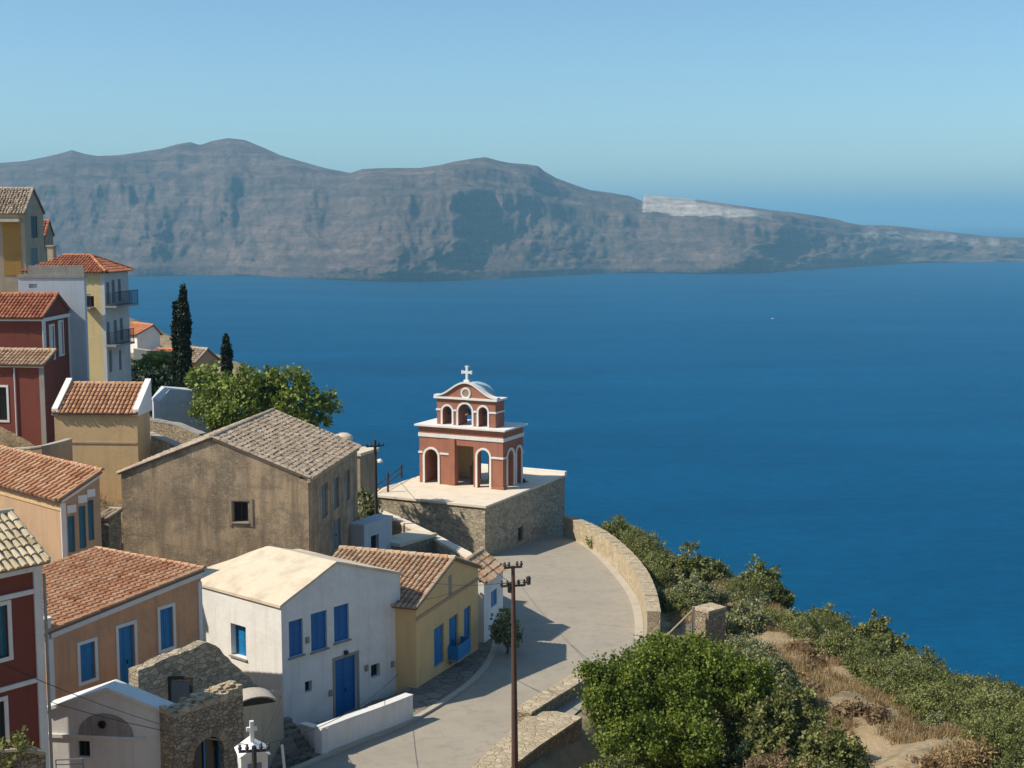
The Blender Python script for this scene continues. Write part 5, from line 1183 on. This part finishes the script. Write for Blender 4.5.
for j in range(nv):
    v = vv[j]; hz = np.interp(v, prof_x, prof_z); win = math.sin(PI*min(1, v*1.02))**.8 if v < 1 else 0
    dy = np.zeros(nu)
    for (pt_, pb_, wl_, wr_, amp, vm) in spurs:
        c = pb_+(pt_-pb_)*v+noise.noise(Vector((pb_, v*3.5, 0)))*16+noise.noise(Vector((pb_, v*11, 5)))*6; d = PX-c; dy += .85*amp*np.where(d < 0, np.exp(-(d/wl_)**2), np.exp(-(d/wr_)**2))*win
    X0 = (PX-512)/F
    nn = noise.noise
    g1 = np.array([nn(Vector((p*.022, v*2, 1)))*1.2+nn(Vector((p*.06, v*5, 4)))*.62+nn(Vector((p*.15, v*14, 9)))*.34+nn(Vector((p*.36, v*38, 3)))*.17+nn(Vector((p*.8, v*80, 3)))*.07 for p in PX])
    g2 = np.array([1-abs(noise.noise(Vector((p*.055+v*.5, v*.5, 13))))*2.2 for p in PX])
    dy += (g1*52+g2*12)*win*np.interp(PX, [600,660,760,800], [1,.45,.5,1])*(1.3-v*.4)
    Y = Ys+dep*v-dy*1.0
    kk = min(1, max(0, (v-.66)/.34))**1.5; Ze = Zs*(1-kk)+Zr*kk; Zf = -H0+(Ze+H0)*hz; g3 = np.array([noise.noise(Vector((p*.05, v*6, 21)))+.5*noise.noise(Vector((p*.14, v*14, 5))) for p in PX]); Zf = Zf+g3*16*win
    if v == 1: Zf = Zr
    # keep bearing: lateral position from distance
    pts[j,:,0] = X0*(Y*CP-Zf*SP); pts[j,:,1] = Y; pts[j,:,2] = np.maximum(Zf, -H0-.5 if j else -H0-2)+H0
    edge_n = np.array([noise.noise(Vector((p*.12, 0, 2))) for p in PX])*.012
    band = ((PX > 643) & (PX < 772)).astype(float)*np.clip(((v+edge_n*1.5)-(.72+(PX-643)*.0007))/.012, 0, 1)*np.clip((772-PX)/25, .25, 1)*np.where(PX > 695, np.clip((.93-v)/.02, .15, 1), 1)
    b2 = ((PX > 862) & (PX < 1000)).astype(float)*np.clip((v+edge_n*4-.62)/.03, 0, 1)*np.clip((.86-v)/.04, 0, 1)*np.clip(np.array([noise.noise(Vector((p*.09, 3, 2))) for p in PX])*3+.7, 0, 1)
    pm[j] = np.maximum(band, b2*.55)
for k in range(14):
    f_ = (k+1)/14; Y = Yr+f_**1.3*1800; Zf = Zr*(1-.0)-60*f_-(Zr+H0)*max(0, f_-.5)*1.9; pts[nv+k,:,0] = (PX-512)/F*(Y*CP-Zf*SP); pts[nv+k,:,1] = Y; pts[nv+k,:,2] = np.maximum(Zf, -H0-2)+H0
NR = nv+14; q = (np.arange(NR-1)[:,None]*nu+np.arange(nu-1)[None,:]).ravel()
isl = np_mesh('island_hills', pts.reshape(-1,3), np.stack([q, q+1, q+nu+1, q+nu], -1), None, 'island'); tag(isl, kind='structure')
at = isl.data.attributes.new('pumice', 'FLOAT', 'POINT'); at.data.foreach_set('value', pm.astype(np.float32).ravel())
# sea
R_ = 60000
mm = MB(); mm.add([(-R_,-R_,0),(R_,-R_,0),(R_,R_,0),(-R_,R_,0)], [(0,1,2,3)]); s_ = mm.build('sea', 'sea', recalc=False); tag(s_, kind='structure')
# tiny boat wake spot on the water
bp = Pz(773, 319, .2); e = empty('motor_boat', bp, .3, 'tiny white boat far out on the blue water', 'boat')
mm = MB(); mm.prism([(-3,-1,0),(2,-1,0),(4,0,0),(2,1,0),(-3,1,0)], (0,0,1)); mm.build('hull', 'whitepaint', e); mm = MB(); mm.box((-1.5,-.7,1.003),(.8,.7,2.1)); mm.build('cabin', 'whitepaint', e)
# ---------------------------------------------------------------- air
HZ = R_+500
mm = MB(); mm.box((-HZ,-HZ,-6),(HZ,HZ,548)); hz = mm.build('haze', 'sea'); hz.data.materials.clear()
m = bpy.data.materials.new('haze_air'); m.use_nodes = True; nt = m.node_tree; nt.nodes.remove(nt.nodes['Principled BSDF'])
pv = nt.nodes.new('ShaderNodeVolumePrincipled'); pv.inputs['Color'].default_value = (.33,.72,1.0,1); pv.inputs['Density'].default_value = .88e-4; pv.inputs['Anisotropy'].default_value = 0
L(nt, pv.outputs[0], nt.nodes['Material Output'].inputs['Volume']); hz.data.materials.append(m); tag(hz, kind='stuff'); hz['label'] = 'thin blue sea haze filling the air'; hz['category'] = 'haze'
hz.display_type = 'WIRE'
# ---------------------------------------------------------------- light
SUN_EL = math.radians(45); sd_ = Vector((-1, -.26, 0)).normalized(); sdir = Vector((sd_.x*math.cos(SUN_EL), sd_.y*math.cos(SUN_EL), math.sin(SUN_EL)))
ld = bpy.data.lights.new('sun', 'SUN'); ld.energy = 4.6; ld.angle = math.radians(.5); ld.color = (1, .90, .76)
lo = bpy.data.objects.new('sun', ld); COL.objects.link(lo); lo.rotation_euler = (-sdir).to_track_quat('-Z', 'Y').to_euler(); lo.location = (-60, 0, 300)
w = bpy.data.worlds.new('World'); sc.world = w; w.use_nodes = True; nt = w.node_tree; bg = nt.nodes['Background']
sky = nt.nodes.new('ShaderNodeTexSky'); sky.sky_type = 'NISHITA'; sky.sun_disc = False; sky.sun_elevation = SUN_EL; sky.sun_rotation = math.atan2(sdir.x, sdir.y)
sky.altitude = 200; sky.air_density = .85; sky.dust_density = .9; sky.ozone_density = 3.0
L(nt, mix(nt, 1.0, sky.outputs[0], (.84,1.01,1.0), 'MULTIPLY'), bg.inputs[0]); bg.inputs[1].default_value = .125
sc.view_settings.view_transform = 'Standard'; sc.view_settings.look = 'None'; sc.view_settings.gamma = 1; sc.view_settings.exposure = .24
sc.cycles.max_bounces = 5; sc.cycles.diffuse_bounces = 3; sc.cycles.glossy_bounces = 2; sc.cycles.transmission_bounces = 2; sc.cycles.volume_bounces = 0
sc.cycles.use_denoising = True
sc.cycles.caustics_reflective = False; sc.cycles.caustics_refractive = False
